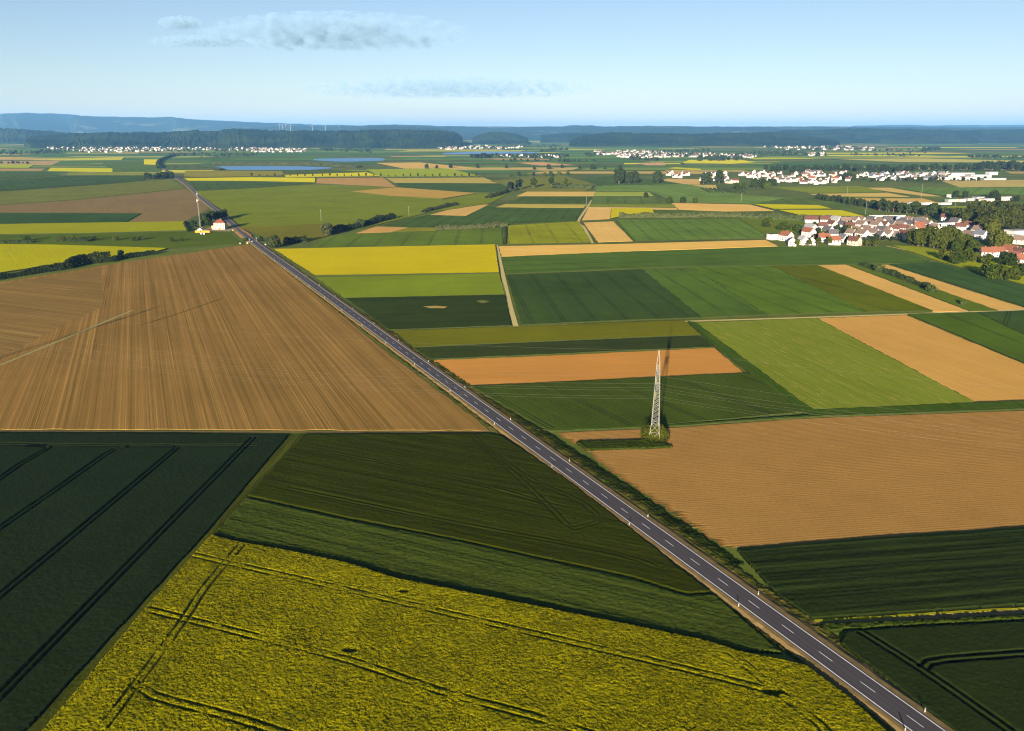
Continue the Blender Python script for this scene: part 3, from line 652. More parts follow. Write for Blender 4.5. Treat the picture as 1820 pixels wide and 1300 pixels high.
# ------------------------------------------------------------------ road, lanes, tracks
def ribbon(line, a, b, z, s0=0.0, s1=1e9):
    L = [0.0]
    for p, q in zip(line[:-1], line[1:]): L.append(L[-1] + math.dist(p, q))
    la, lb = offset_line(line, a), offset_line(line, b); v = []; f = []; uv = []
    for i in range(len(line)):
        if s0 <= L[i] <= s1:
            v += [(*la[i], z), (*lb[i], z)]; uv += [(L[i], a), (L[i], b)]
            n = len(v)
            if n >= 4: f.append((n - 4, n - 3, n - 1, n - 2))
    me = bpy.data.meshes.new('ribbon'); me.from_pydata(v, [], f); ul = me.uv_layers.new(name='UVMap')
    for i, l in enumerate(me.loops): ul.data[i].uv = uv[l.vertex_index]
    me.update()
    if len(me.polygons) and me.polygons[0].normal.z < 0: me.flip_normals()
    return me
rp = [(183 + (y - 236) / 0.7283, y) for y in (1560, 1380, 1161, 950, 750, 600, 500, 440)] + [(421,406),(389,378),(369,362),(350,346),(334,330.5),(310,314),(294,302),(285,292),(290,285),(314,278),(345,273.5)]
RL = smooth_line(W(rp), 3.0)
RS = [0.0]
for p, q in zip(RL[:-1], RL[1:]): RS.append(RS[-1] + math.dist(p, q))
def road_pt(s, off):
    i = int(np.searchsorted(RS, s)); i = min(max(i, 1), len(RL) - 1)
    p, q = RL[i - 1], RL[i]; t = (s - RS[i - 1]) / (RS[i] - RS[i - 1] + 1e-9); L = math.dist(p, q)
    dx, dy = (q[0] - p[0]) / L, (q[1] - p[1]) / L
    return (p[0] + (q[0] - p[0]) * t + dy * off, p[1] + (q[1] - p[1]) * t - dx * off, math.atan2(dy, dx))
road = tag(link('road', ribbon(RL, -3.45, 3.45, 0.62), None, M['asphalt']), 'straight grey country road with dashed centre line running to the distance', 'road', kind='structure')
# the road lies on a low embankment: shoulders slope down to the plain
def shoulders(o0, o1, o2, zt):
    me = bpy.data.meshes.new('shoulder'); v = []; f = []
    ls = [offset_line(RL, o) for o in (o0, o1, o2)]; r = rnd(int(abs(o2) * 10))
    for i in range(len(RL)):
        k = r.uniform(-0.5, 0.5)
        v += [(*ls[0][i], zt), (ls[1][i][0] + 0.3 * k, ls[1][i][1], zt - 0.06), (ls[2][i][0] + k, ls[2][i][1] + 0.3 * k, 0.0)]
        if i:
            n = 3 * i
            for j in (0, 1): f.append((n - 3 + j, n - 2 + j, n + 1 + j, n + j) if o0 > 0 else (n - 2 + j, n - 3 + j, n + j, n + 1 + j))
    me.from_pydata(v, [], f); me.update(); return me
tag(link('road_shoulder', shoulders(3.45, 5.0, 7.0, 0.6), None, M['gravel']), 'stony tan shoulder on the field pylon side of the road', 'road shoulder', kind='structure')
tag(link('road_shoulder', shoulders(-3.45, -4.5, -5.6, 0.6), None, M['gravel']), 'stony tan shoulder on the drilled field side of the road', 'road shoulder', kind='structure')
for o_ in (-3.0, 3.0):
    link('edge_line', ribbon(RL, o_ - 0.13, o_ + 0.13, 0.626), road, M['paint'])
dash_mb = MB(); dash_mb.quad((-2, -0.085, 0), (2, -0.085, 0), (2, 0.085, 0), (-2, 0.085, 0)); dash_me = dash_mb.mesh('lane_dash', (M['paint'],))
s_ = 4.0
while s_ < min(RS[-1], 1500):
    x, y, a = road_pt(s_, 0)
    if y > 60:
        d = link('lane_dash', dash_me, road); d.location = (x, y, 0.626); d.rotation_euler = (0, 0, a)
    s_ += 12.0
# verge grass either side
def verge(name, o0, o1, s0, s1, res, hf, mat, label):
    k = [i for i in range(len(RL)) if s0 <= RS[i] <= s1]
    a = [offset_line(RL, o0)[i] for i in k]; b = [offset_line(RL, o1)[i] for i in k]
    p, q = RL[k[0]], RL[k[-1]]
    return relief(name, a + b[::-1], mat, hf, res, math.atan2(q[1] - p[1], q[0] - p[0]), label, 'verge grass', world=True, kind='stuff')
def s_at(y): return float(np.interp(G2(0, y)[1], [p[1] for p in RL[:len(RL)]], RS)) if True else 0
def tuft(h, amp):
    def f(X, Y, U, V):
        k = fbm(X * 0.35, Y * 0.35, 3)
        return h * np.clip(0.2 + 1.6 * (k - 0.25), 0.08, 1.4) + amp * (np.random.RandomState(2).rand(*X.shape) - 0.5)
    return f
verge('verge_grass', 6.0, 9.5, s_at(1400), s_at(560), 0.36, tuft(0.34, 0.25), M['verge'], 'rough green and tan verge grass on the pylon side of the road')
verge('verge_grass', 8.8, 12.6, s_at(1030), s_at(690), 0.36, tuft(0.45, 0.3), M['bank'], 'tall dark bank grass between the road and the ridged soil')
verge('verge_grass', -7.2, -5.0, s_at(1400), s_at(450), 0.42, tuft(0.3, 0.35), M['verge'], 'narrow verge grass on the drilled field side of the road')

def lane(name, pxs, wid, mat, label, z=0.03, cat='farm lane'):
    l = smooth_line(W(pxs), 6.0)
    _layer[0] += 1
    return tag(link(name, ribbon(l, -wid / 2, wid / 2, z + _layer[0] * 0.0012), None, mat), label, cat, kind='structure')
lane('farm_lane', [(882,436),(888,462),(897,503),(907,545),(917,581)], 3.4, M['path'], 'pale straight farm lane right of the yellow rapeseed')
lane('farm_lane', [(905,582),(1000,578.5),(1230,571.5),(1450,564.5),(1650,557.5),(1820,551),(1910,548)], 3.4, M['path'], 'pale cross lane above the patchy green field')
lane('farm_lane', [(1053,433),(1038,405),(1028,394),(1043,370),(1055,351)], 3.6, M['path'], 'pale farm lane bending towards the tall trees')
lane('farm_lane', [(-120,701),(0,650),(120,600.5),(236,552)], 2.0, M['concrete'], 'pale concrete strip ending inside the brown field', 0.06)
lane('farm_lane', [(-120,767),(300,768),(600,768.5),(840,768.5),(872,767),(905,760)], 1.8, M['gravel'], 'narrow dirt lane between brown field and dark wheat', 0.02)
lane('farm_lane', [(1440,1110),(1500,1105.5),(1620,1099),(1820,1088),(1910,1083)], 2.2, M['gravel'], 'dirt lane above the lower right wheat field', 0.02)
lane('farm_lane', [(60,1310),(241,1103),(371,948),(440,866),(521,775)], 0.8, M['verge'], 'worn grass track between dark wheat and rapeseed', 0.02)
lane('farm_lane', [(250,579),(320,557),(395,531)], 1.1, M['verge'], 'thin dark line in the brown field', 0.05)  # narrow dark ribbon laid over the drilled rows
lane('farm_lane', [(1575,438),(1660,456),(1745,477)], 3.0, M['path'], 'field path below the near village', 0.3)

# ------------------------------------------------------------------ lakes
def lake(pxs, label):
    wp = smooth_line(W(pxs) + [W(pxs)[0]], 12.0)[:-1]
    tris = tessellate_polygon([[Vector((x, y, 0)) for x, y in wp]])
    me = bpy.data.meshes.new('lake'); me.from_pydata([(x, y, 0.9) for x, y in wp], [], [tuple(t) for t in tris])
    bm = bmesh.new(); bm.from_mesh(me); bmesh.ops.recalc_face_normals(bm, faces=bm.faces)
    for f in bm.faces:
        if f.normal.z < 0: f.normal_flip()
    bm.to_mesh(me); bm.free(); me.update()
    tag(link('lake', me, None, M['water']), label, 'lake', kind='structure')
lake([(368,299.5),(400,296.3),(500,295.8),(587,298.4),(560,302.4),(470,303),(400,302.5)], 'long blue lake beyond the far road bend')
lake([(555,285.5),(567,282.8),(620,281.8),(676,282),(681,286),(640,287.6),(602,288)], 'smaller blue lake behind the long lake')
lake([(785,272.5),(856,270),(945,270.5),(950,273),(870,274),(800,275)], 'pale far lake in front of the distant village')

# ------------------------------------------------------------------ forest ridges and hills
def ridge(name, sil, yb, d0, d1, mat, label, bump, bsize, step, kind, cat, back=0.5, rows=26):
    """a ridge whose crest stands d1 metres away and reaches the outline sil, foot at d0 where the picture's row yb meets the plain"""
    xs = [p[0] for p in sil]; x0, x1 = xs[0], xs[-1]
    dd1 = d1; n = int((x1 - x0) / F * d1 / step) + 2
    px = np.linspace(x0, x1, n); py = np.interp(px, xs, [p[1] for p in sil])
    az = (px - CX) / F / (cP - (py - CY) / F * sP); slope = (-sP - (py - CY) / F * cP) / (cP - (py - CY) / F * sP)
    v = np.zeros((rows, n, 3))
    crest = H + slope * d1 - 1.3 * bump
    for j in range(rows):
        t = j / (rows - 1)
        if t < 0.62: k = t / 0.62; dist = d0 + (d1 - d0) * k; prof = math.sin(k * math.pi / 2) ** 1.3
        else: k = (t - 0.62) / 0.38; dist = d1 + (d1 - d0) * 1.2 * k; prof = 1 - back * k
        X = az * dist; Y = np.full(n, dist) + (1 - abs(2 * min(t / 0.62, 1.0) - 1) * 0.6) * (d1 - d0) * 0.35 * (fbm(az * 26 + 5, np.full(n, 2.5), 2) - 0.5) * 2
        z = crest * prof * (0.86 + 0.28 * fbm(az * 40 + d1, np.full(n, 0.5), 3)) if kind == 'stuff' else crest * prof
        nz = fbm(X / bsize + 3, Y / bsize, 2); nb = fbm(X / (bsize * 14), Y / (bsize * 14), 3)
        edge = np.clip(np.minimum(np.arange(n), np.arange(n)[::-1]) / 8.0, 0, 1)
        foot = min(1, j / 1.0)
        z = z * (1 if kind == 'structure' else 1) + bump * (nz - 0.5) * 2 * edge * foot + 0.30 * crest * (nb - 0.5) * 2 * prof * (1 - prof) * 4 + (bump * 1.2 if j else -2)
        v[j, :, 0] = X; v[j, :, 1] = Y + (bsize * (nz - 0.5)); v[j, :, 2] = np.where(edge > 0, z, -3)
    f = [(j * n + i, j * n + i + 1, (j + 1) * n + i + 1, (j + 1) * n + i) for j in range(rows - 1) for i in range(n - 1)]
    me = bpy.data.meshes.new(name); me.from_pydata(v.reshape(-1, 3).tolist(), [], f); me.update()
    me.polygons.foreach_set('use_smooth', np.ones(len(f), bool))
    return tag(link(name, me, None, mat), label, cat, kind=kind)
ridge('hills', [(-400,207),(-150,206),(0,203),(60,202),(95,202),(130,206),(180,208),(230,209),(290,208),(340,213),(400,216),(450,218),(520,221),(600,222.5),(680,226),(900,231)], 240, 17000, 24000, M['hill'], 'high blue mountain ridge on the far left horizon', 18, 320, 90, 'structure', 'hills')
ridge('hills', [(380,231),(470,226),(520,224),(600,225),(650,224),(700,222),(790,224.5),(900,226),(1000,225),(1012,223.5),(1050,223.5),(1060,225),(1150,224.5),(1300,226),(1400,225.5),(1500,226),(1700,227),(1850,226),(2200,226)], 242, 13000, 18500, M['hill'], 'low blue hills along the middle of the horizon', 14, 260, 70, 'structure', 'hills')
ridge('hills', [(1450,229),(1540,223.5),(1600,222.5),(1640,224),(1700,223),(1820,222.5),(2200,222)], 242, 22000, 30000, M['hill'], 'faint farthest hills on the right horizon', 18, 320, 120, 'structure', 'hills')
ridge('hills', [(610,232),(660,226.5),(700,223.5),(740,226),(800,230)], 246, 11500, 14000, M['hill'], 'rounded blue hill behind the wooded ridge', 10, 160, 40, 'structure', 'hills')
ridge('forest', [(-300,229),(0,229.5),(50,230),(85,233),(110,238),(140,243)], 250, 9200, 10800, M['forest'], 'blue wooded knoll at the far left', 14, 30, 15, 'stuff', 'forest')
ridge('forest', [(60,243),(110,237.5),(200,236),(330,233.5),(420,229.5),(500,231.5),(620,233),(700,231.5),(780,231.5),(806,234),(818,240),(822,246)], 262, 6700, 8600, M['forest'], 'long dark wooded ridge behind the left town', 13, 26, 12, 'stuff', 'forest')
ridge('forest', [(838,247),(850,240),(872,234.5),(905,236),(925,240),(940,246)], 249, 8900, 9900, M['forest'], 'small rounded wood in the centre distance', 13, 26, 12, 'stuff', 'forest')
ridge('forest', [(960,241),(1000,238),(1060,237.5),(1090,238),(1110,242)], 245, 10500, 11600, M['forest'], 'thin wood behind the hillside village', 13, 28, 14, 'stuff', 'forest')
ridge('forest', [(1012,249),(1030,241),(1090,236),(1200,237),(1300,236.5),(1390,238),(1440,243),(1480,249)], 257, 7400, 8900, M['forest'], 'dark wooded ridge right of the centre', 13, 26, 12, 'stuff', 'forest')
ridge('forest', [(1330,236),(1400,232),(1470,229),(1540,229),(1600,230.5),(1700,232),(1760,230.5),(1850,229),(2150,230)], 251, 9300, 11600, M['forest'], 'wide blue wooded ridge on the right', 14, 30, 15, 'stuff', 'forest')

# ------------------------------------------------------------------ trees and hedges
def crown_mesh(name, seed, rx, rz, zc, blobs, leaves, ls, bot=0.35):
    r = rnd(seed); bl = []
    for i in range(blobs):
        a = r.uniform(0, 6.283); rr = math.sqrt(r.random()) * rx * 0.62; z = r.uniform(-0.62, 0.7) * rz
        k = 1 - 0.45 * max(0, z / rz) ** 1.5
        bl.append((math.cos(a) * rr * k, math.sin(a) * rr * k, zc + z, r.uniform(0.34, 0.5) * rx * (1.1 - 0.3 * abs(z) / rz)))
    m = MB()
    for i in range(leaves):
        bx, by, bz, br = r.choice(bl)
        d = Vector((r.gauss(0, 1), r.gauss(0, 1), r.gauss(0, 1))).normalized()
        p = Vector((bx, by, bz)) + d * br * (r.uniform(0.72, 1.08))
        if p.z < zc - rz * (1 + bot * 0.2): continue
        nrm = (d + Vector((r.gauss(0, .5), r.gauss(0, .5), r.gauss(0, .5)))).normalized()
        t = nrm.orthogonal().normalized(); u = nrm.cross(t); an = r.uniform(0, 6.28)
        t, u = t * math.cos(an) + u * math.sin(an), u * math.cos(an) - t * math.sin(an)
        s = ls * r.uniform(0.6, 1.3)
        m.quad(tuple(p - t * s - u * s * 0.7), tuple(p + t * s - u * s * 0.5), tuple(p + t * s * 0.8 + u * s * 0.7), tuple(p - t * s * 0.7 + u * s * 0.6))
    return m.mesh(name, (M['leaf'],))
def trunk_mesh(name, seed, h, r0, zc, rx):
    r = rnd(seed); m = MB()
    m.tube((0, 0, -0.2), (r.uniform(-.2, .2), r.uniform(-.2, .2), h), r0, r0 * 0.6)
    for i in range(5):
        a = i * 1.257 + r.uniform(-.3, .3); z = h * r.uniform(0.6, 0.98); L = rx * r.uniform(.5, .8)
        m.tube((0, 0, z), (math.cos(a) * L, math.sin(a) * L, z + L * r.uniform(.7, 1.2)), r0 * 0.4, r0 * 0.1, 5)
    m.tube((0, 0, h), (0.3, 0.2, zc + 1), r0 * 0.6, r0 * 0.15)
    return m.mesh(name, (M['bark'],))
TREES = {}
def proto(kind, variants):
    TREES[kind] = []
    for i, (rx, rz, zc, blobs, leaves, ls, th) in enumerate(variants):
        c = crown_mesh('crown', 31 * i + len(TREES) * 7, rx, rz, zc, blobs, leaves, ls); t = trunk_mesh('trunk', i + 3, th, rx * 0.09 + 0.08, zc, rx)
        TREES[kind].append((c, t, zc + rz))
# all about 10 m high; scaled per tree
proto('round', [(4.6, 4.4, 5.3, 20, 1300, .56, 2.6), (5.0, 4.3, 5.2, 24, 1400, .56, 2.4), (4.2, 4.5, 5.2, 18, 1200, .54, 2.2), (5.4, 4.3, 5.0, 26, 1500, .56, 2.2)])
proto('tall', [(2.3, 4.6, 5.4, 16, 700, .5, 2.0), (2.0, 4.7, 5.3, 16, 650, .46, 1.6), (2.8, 4.4, 5.6, 16, 750, .52, 2.2)])
proto('low', [(3.6, 2.3, 2.4, 12, 620, .42, 1.0), (4.2, 2.1, 2.2, 14, 680, .42, 0.8), (3.0, 2.6, 2.6, 11, 600, .4, 1.0)])
_rt = rnd(77)
GREENS_ = [(0.055, 0.085, 0.020, 1), (0.040, 0.070, 0.018, 1), (0.075, 0.105, 0.022, 1), (0.035, 0.058, 0.020, 1), (0.090, 0.115, 0.030, 1)]
GREENS = [(c[0] * .85, c[1] * .80, c[2] * .30, 1) for c in GREENS_]
def tree(px, py, h, kind='round', color=None, label=None, group=None, name='tree', world=None, sx=1.0, cat='tree'):
    x, y = world or G2(px, py)
    c, t, hh = _rt.choice(TREES[kind]); s = h / hh
    e = empty(name, (x, y, 0), _rt.uniform(0, 6.28)); e.scale = (s * sx, s * sx, s)
    col = color or _rt.choice(GREENS)
    o = link('crown', c, e, None, col); link('trunk', t, e)
    tag(e, label, cat, group); return e
ORD = ['first', 'second', 'third', 'fourth', 'fifth', 'sixth', 'seventh', 'eighth', 'ninth', 'tenth', 'eleventh', 'twelfth', 'thirteenth', 'fourteenth', 'fifteenth', 'sixteenth', 'seventeenth',
       'eighteenth', 'nineteenth', 'twentieth'] + [a + b for a in ('twenty-', 'thirty-', 'forty-') for b in ('first', 'second', 'third', 'fourth', 'fifth', 'sixth', 'seventh', 'eighth', 'ninth', 'tenth')]
def row(pts, h, kind, what, group, color=None, name='tree', jit=0.15, sx=1.0, cat='tree'):
    pts = sorted(pts)
    for i, (x, y) in enumerate(pts):
        tree(x, y, h * _rt.uniform(1 - jit, 1 + jit * 1.3), kind, color, '%s, %s from the left' % (what, ORD[i]), group, name, sx=sx, cat=cat)
def along(a, b, n, jx=0.0, jy=0.0):
    return [(a[0] + (b[0] - a[0]) * i / max(1, n - 1) + _rt.uniform(-jx, jx), a[1] + (b[1] - a[1]) * i / max(1, n - 1) + _rt.uniform(-jy, jy)) for i in range(n)]
def hedge(pts, h, wid, color, label, dens=1.0, ls=0.5, name='hedge'):
    l = smooth_line(W(pts), 2.0); r = rnd(len(label)); m = MB(); tot = sum(math.dist(a, b) for a, b in zip(l[:-1], l[1:]))
    n = int(min(12000, tot * (h + wid * .4) * 7.5 * dens / (ls * ls * 4)))
    cum = [0.0]
    for a, b in zip(l[:-1], l[1:]): cum.append(cum[-1] + math.dist(a, b))
    for i in range(n):
        s = r.uniform(0, tot); k = min(len(l) - 2, max(0, int(np.searchsorted(cum, s)) - 1)); t = (s - cum[k]) / (cum[k + 1] - cum[k] + 1e-9)
        x = l[k][0] + (l[k + 1][0] - l[k][0]) * t; y = l[k][1] + (l[k + 1][1] - l[k][1]) * t
        hh = h * (0.35 + 1.0 * float(fbm(np.array(s / (h * 1.6) + len(label)), np.array(0.5), 2)))
        a = r.uniform(0, math.pi); rad = r.uniform(0.75, 1.05)
        dx = r.gauss(0, 0.6); ox = math.cos(a) * wid * 0.5 * rad; z = max(0.1, math.sin(a) * hh * rad)
        kx, ky = l[k + 1][0] - l[k][0], l[k + 1][1] - l[k][1]; L = math.hypot(kx, ky) or 1
        p = Vector((x - ky / L * ox + kx / L * dx, y + kx / L * ox + ky / L * dx, z))
        nrm = Vector((r.gauss(0, .6) - ky / L * math.cos(a), r.gauss(0, .6) + kx / L * math.cos(a), r.gauss(0, .5) + math.sin(a))).normalized()
        tt = nrm.orthogonal().normalized(); u = nrm.cross(tt); s2 = ls * r.uniform(.6, 1.35)
        m.quad(tuple(p - tt * s2 - u * s2 * .6), tuple(p + tt * s2 - u * s2 * .6), tuple(p + tt * s2 * .8 + u * s2 * .7), tuple(p - tt * s2 * .8 + u * s2 * .6))
    e = Vector((l[0][0], l[0][1], 0)); m.v = [tuple(Vector(v) - e) for v in m.v]
    o = m.build(name, M['leaf'], None, color, e); return tag(o, label, 'hedge')
DK = (0.030, 0.045, 0.014, 1)
hedge([(-60,508),(0,497),(60,487),(122,478)], 6.0, 6.0, DK, 'dark hedge along the brown field at the left edge', ls=0.6)
hedge([(120,478),(150,470),(198,465)], 9.5, 8.0, DK, 'tallest dark bushes in the hedge below the yellow wedge', ls=0.7)
hedge([(198,466),(230,459),(276,452)], 5.0, 5.0, DK, 'low tapering end of the dark hedge below the yellow wedge', ls=0.6)
hedge([(585,417),(640,405),(668,397),(700,389)], 8.5, 8.0, DK, 'dark bushy hedge behind the level crossing tree', ls=0.7)
hedge([(752,379),(790,370),(812,365)], 6.5, 7.0, (0.05, 0.06, 0.02, 1), 'middle piece of the slanting hedge line', ls=0.7)
hedge([(866,353),(885,348),(900,342)], 8.0, 10.0, (0.06, 0.075, 0.02, 1), 'far piece of the slanting hedge line', ls=0.8)
hedge([(508,436),(530,431),(545,430)], 8.0, 8.0, DK, 'dark shaded bushes behind the round crossing tree', ls=0.6)
hedge([(775,409),(840,406.5),(900,403)], 6.0, 7.0, (0.085, 0.095, 0.035, 1), 'pale hedge left of the olive track field', ls=0.7)
hedge([(898,405),(899,420),(898,435)], 2.0, 3.0, DK, 'dark narrow hedge left of the olive barley block', ls=0.5)
hedge([(1101,387.5),(1180,387),(1250,386.5),(1318,386)], 7.5, 10.0, (0.09, 0.105, 0.035, 1), 'long pale hedge below the yellow block', ls=0.8)
hedge([(1320,388),(1370,390),(1430,393)], 9.0, 16.0, (0.075, 0.095, 0.03, 1), 'scrub belt left of the near village', ls=0.9)
hedge([(1535,474),(1570,485),(1620,503),(1650,514)], 5.0, 6.0, (0.045, 0.07, 0.02, 1), 'upper shrub row between the two tan strips', ls=0.5)
hedge([(340,398),(328,398),(335,412)], 3.0, 3.0, DK, 'dark hedge beside the mast compound', ls=0.5)
hedge([(985,336),(1020,334),(1055,335)], 9.0, 26.0, (0.06, 0.08, 0.025, 1), 'shrubby thicket beside the farm lane top', ls=1.2)
hedge([(300,300),(330,300),(370,301),(395,303)], 7.0, 26.0, (0.05, 0.065, 0.025, 1), 'reedy scrub at the end of the long lake', ls=1.5)
hedge([(380,292),(450,292),(540,293),(640,298)], 7.0, 40.0, (0.075, 0.085, 0.035, 1), 'wide reed and willow belt behind the long lake', ls=1.8)
hedge([(283,300),(281,290),(290,283),(312,276)], 8.0, 14.0, (0.035, 0.055, 0.02, 1), 'roadside trees at the far road bend', ls=1.5)
for k, (a, b) in enumerate((((0,433),(60,432)), ((100,429),(160,430)))):
    hedge([a, b], 4.0, 9.0, (0.045, 0.065, 0.02, 1), ['low scrub at the left edge of the meadow', 'low scrub in the middle of the meadow'][k], 0.6, 0.5, 'scrub')
row([(46,429),(130,428),(148,429),(168,428),(205,428),(238,429),(250,427),(306,430),(323,429),(112,430)], 5.0, 'low', 'shrub in the rough meadow above the yellow wedge', 'meadow shrubs', None, 'shrub', cat='shrub')
tree(216, 459, 8, 'round', DK, 'single taller tree rising from the dark hedge')
# house group trees
for p_, h_, k_, l_ in (((345,404),9,'round','tree left of the mast at the lone house'), ((362,398),14,'round','tree behind the mast compound'), ((372,396),15,'round','tall tree behind the orange containers'),
                       ((381,393),14,'round','tree left behind the lone house'), ((390,391),12,'round','tree directly behind the lone house'), ((398,389),13,'round','tree right behind the lone house'), ((366,401),8,'low','low tree beside the white mast hut')):
    tree(*p_, h_, k_, DK if k_ == 'round' else None, l_, 'trees around the lone house')
tree(488, 441, 13, 'round', (0.06, 0.075, 0.025, 1), 'large round tree at the level crossing', sx=1.15)
tree(464, 429, 5, 'low', DK, 'small dark shrub left of the crossing tree', name='shrub', cat='shrub'); tree(437, 429, 5, 'low', (.05,.07,.02,1), 'shrub on the road verge before the crossing', name='shrub', cat='shrub')
tree(581, 420, 16, 'round', (0.062, 0.075, 0.03, 1), 'tall loose tree at the start of the slanting hedge')
tree(640, 405, 11, 'round', (0.055, 0.075, 0.025, 1), 'tree standing out of the slanting hedge'); tree(652, 402, 9, 'tall', DK, 'slim tree in the slanting hedge'); tree(672, 394, 9, 'round', DK, 'tree at the upper end of the dark hedge')
row([(905,341),(912,340),(919,338),(926,337)], 21, 'tall', 'dark poplar in the dense group at the hedge end', 'poplar group', (0.02, 0.034, 0.016, 1), 'poplar')
row([(948,334),(980,331),(1005,330)], 21, 'tall', 'lone poplar right of the dense group', 'lone poplars', None, 'poplar', sx=1.6)
row([(1100,327),(1108,326),(1118,327),(1127,326)], 31, 'round', 'huge tree in the clump in front of the tan plot', 'big tree clump', (0.04, 0.058, 0.018, 1), sx=.9)
row([(1168,326),(1250,327),(1259,326),(1278,326)], 27, 'round', 'big tree before the second village', 'second village big trees', (0.038, 0.055, 0.018, 1), sx=.85)
row([(1340,334),(1357,334),(1310,337),(1322,337),(1364,337)], 17, 'round', 'tree at the second village edge near the orchard', 'second village edge trees', None)
row(along((448,314.5), (556,314), 9) + along((573,314), (860,315), 23), 8.5, 'tall', 'young tree of the straight avenue', 'avenue of young trees', (0.04, 0.05, 0.016, 1), 'avenue_tree', 0.3, sx=1.2)
row(along((262,320), (305,316), 9, 1, 1), 15, 'round', 'tree of the small copse beside the far road', 'roadside copse', DK)
row([(1190,362),(1214,361),(1235,362),(1148,352)], 10, 'round', 'tree at the left end of the long tan strip', 'strip end trees', None)
row(along((1100,303), (1000,300), 3, 4, 2) + along((750,300), (840,299), 4, 10, .5) + [(900,299),(950,302),(975,301),(1030,300),(1055,300),(1075,301)], 12, 'low', 'round field tree in the middle distance', 'scattered field trees', DK, 'field_tree', sx=.8)
row(along((905,314), (1010,312), 8, 3, .6), 10, 'low', 'tree in the thin row behind the poplars', 'thin field row', None, 'field_tree', sx=.8)
# tree belt behind the near village
row(along((1455,355), (1560,372), 20, 2, 1), 11, 'round', 'tree in the upper half of the tree belt', 'tree belt behind the near village', (0.034, 0.05, 0.018, 1))
row(along((1562,374), (1690,390), 22, 2, 1.5), 17, 'tall', 'tree in the lower half of the tree belt', 'lower tree belt behind the near village', (0.038, 0.056, 0.018, 1), sx=1.5)
row(along((1705,398), (1820,398), 14, 4, 5) + along((1730,386), (1860,384), 13, 5, 4) + along((1745,410), (1850,408), 9, 6, 4), 19, 'round', 'tree in the wood behind the near village', 'wood behind the near village', (0.052, 0.062, 0.012, 1))
row(along((1622,437), (1680,444), 7, 2, 3) + along((1630,430), (1690,436), 6, 3, 3), 17, 'round', 'tree in the dense group below the white gables', 'village tree group', (0.066, 0.080, 0.010, 1))
row([(1700,448),(1712,446),(1718,436),(1705,436),(1728,450)], 14, 'round', 'tree in front of the blue shaded house', 'front village trees', None)
row([(1768,440),(1778,442),(1788,440),(1775,432),(1762,418),(1752,414)], 15, 'round', 'big light tree at the large roofs', 'light village trees', (0.088, 0.100, 0.012, 1))
row([(1697,470),(1706,467),(1728,466),(1734,466),(1752,470),(1790,472),(1681,462),(1716,464)], 9, 'low', 'shrub along the bright meadow edge', 'meadow edge shrubs', None, 'shrub', cat='shrub')
row([(1768,496),(1780,495),(1800,498),(1814,490),(1757,492)], 9, 'low', 'shrub in the grass at the right edge', 'right edge shrubs', None, 'shrub', cat='shrub')
row([(1563,484),(1655,520),(1712,543),(1590,492)], 5.0, 'low', 'single shrub in the row between tan strips', 'strip shrubs', (0.07, 0.095, 0.025, 1), 'shrub', cat='shrub')
row([(1360,404),(1373,405),(1366,400),(1392,410),(1410,409),(1420,412),(1402,406)], 8, 'low', 'shrub on the green left of the near village', 'village green shrubs', None, 'shrub', cat='shrub')
row([(1461,421),(1507,412),(1519,418),(1453,437),(1437,438),(1415,438),(1556,440),(1547,438),(1540,438),(1472,436),(1532,436)], 8, 'tall', 'garden tree among the near village houses', 'garden trees', (0.07, 0.085, 0.010, 1), sx=1.5)
row([(1450,425),(1490,421),(1505,431),(1524,428),(1543,430),(1557,429),(1571,428),(1585,429),(1598,429),(1612,420),(1628,418),(1641,412),(1655,414),(1668,408),(1550,413),(1533,412),(1502,412),(1488,409),(1455,415),(1448,402),(1510,403),(1573,411),(1593,408),(1625,404)], 7, 'round', 'small tree between the near village houses', 'trees between village houses', (0.03, 0.045, 0.014, 1))
row(along((1362,303), (1460,305), 14, 3, 2) + along((1465,304), (1610,306), 18, 3, 2.5), 18, 'round', 'tree of the long belt behind the second village', 'tree belt behind the second village', DK)
row(along((1612,304), (1740,303), 16, 3, 2), 20, 'round', 'tree behind the bright halls', 'trees behind the halls', DK)
row(along((1745,302), (1850,303), 14, 4, 3.5), 24, 'round', 'tree of the wood at the far right edge', 'far right wood', DK)
row(along((1540,322), (1750,321), 20, 6, 2), 9, 'round', 'garden tree along the front of the second village', 'second village front trees', DK)
row(along((1340,326), (1375,330), 5, 2, 2) + along((1495,318), (1515,322), 5, 4, 3), 14, 'round', 'tree between the second village houses', 'second village garden trees', DK)
row([(1715,352),(1698,352),(1768,352),(1773,354),(1762,355),(1806,359)], 12, 'round', 'tree beside the farmstead sheds', 'farmstead trees', DK)
row([(846,282),(852,281),(858,281),(863,280),(868,282),(838,281)], 20, 'round', 'dark tree beside the far lake', 'lake side trees', (0.02, 0.03, 0.016, 1))
# orchard rows
for i in range(9):
    a, b = (1246 + i * 7.4, 335.5), (1262 + i * 7.8, 343.5)
    hedge([a, b], 2.6, 2.2, (0.05, 0.07, 0.02, 1), 'orchard row beside the tan plot, %s from the left' % ORD[i], 0.6, 0.9, 'orchard_row')
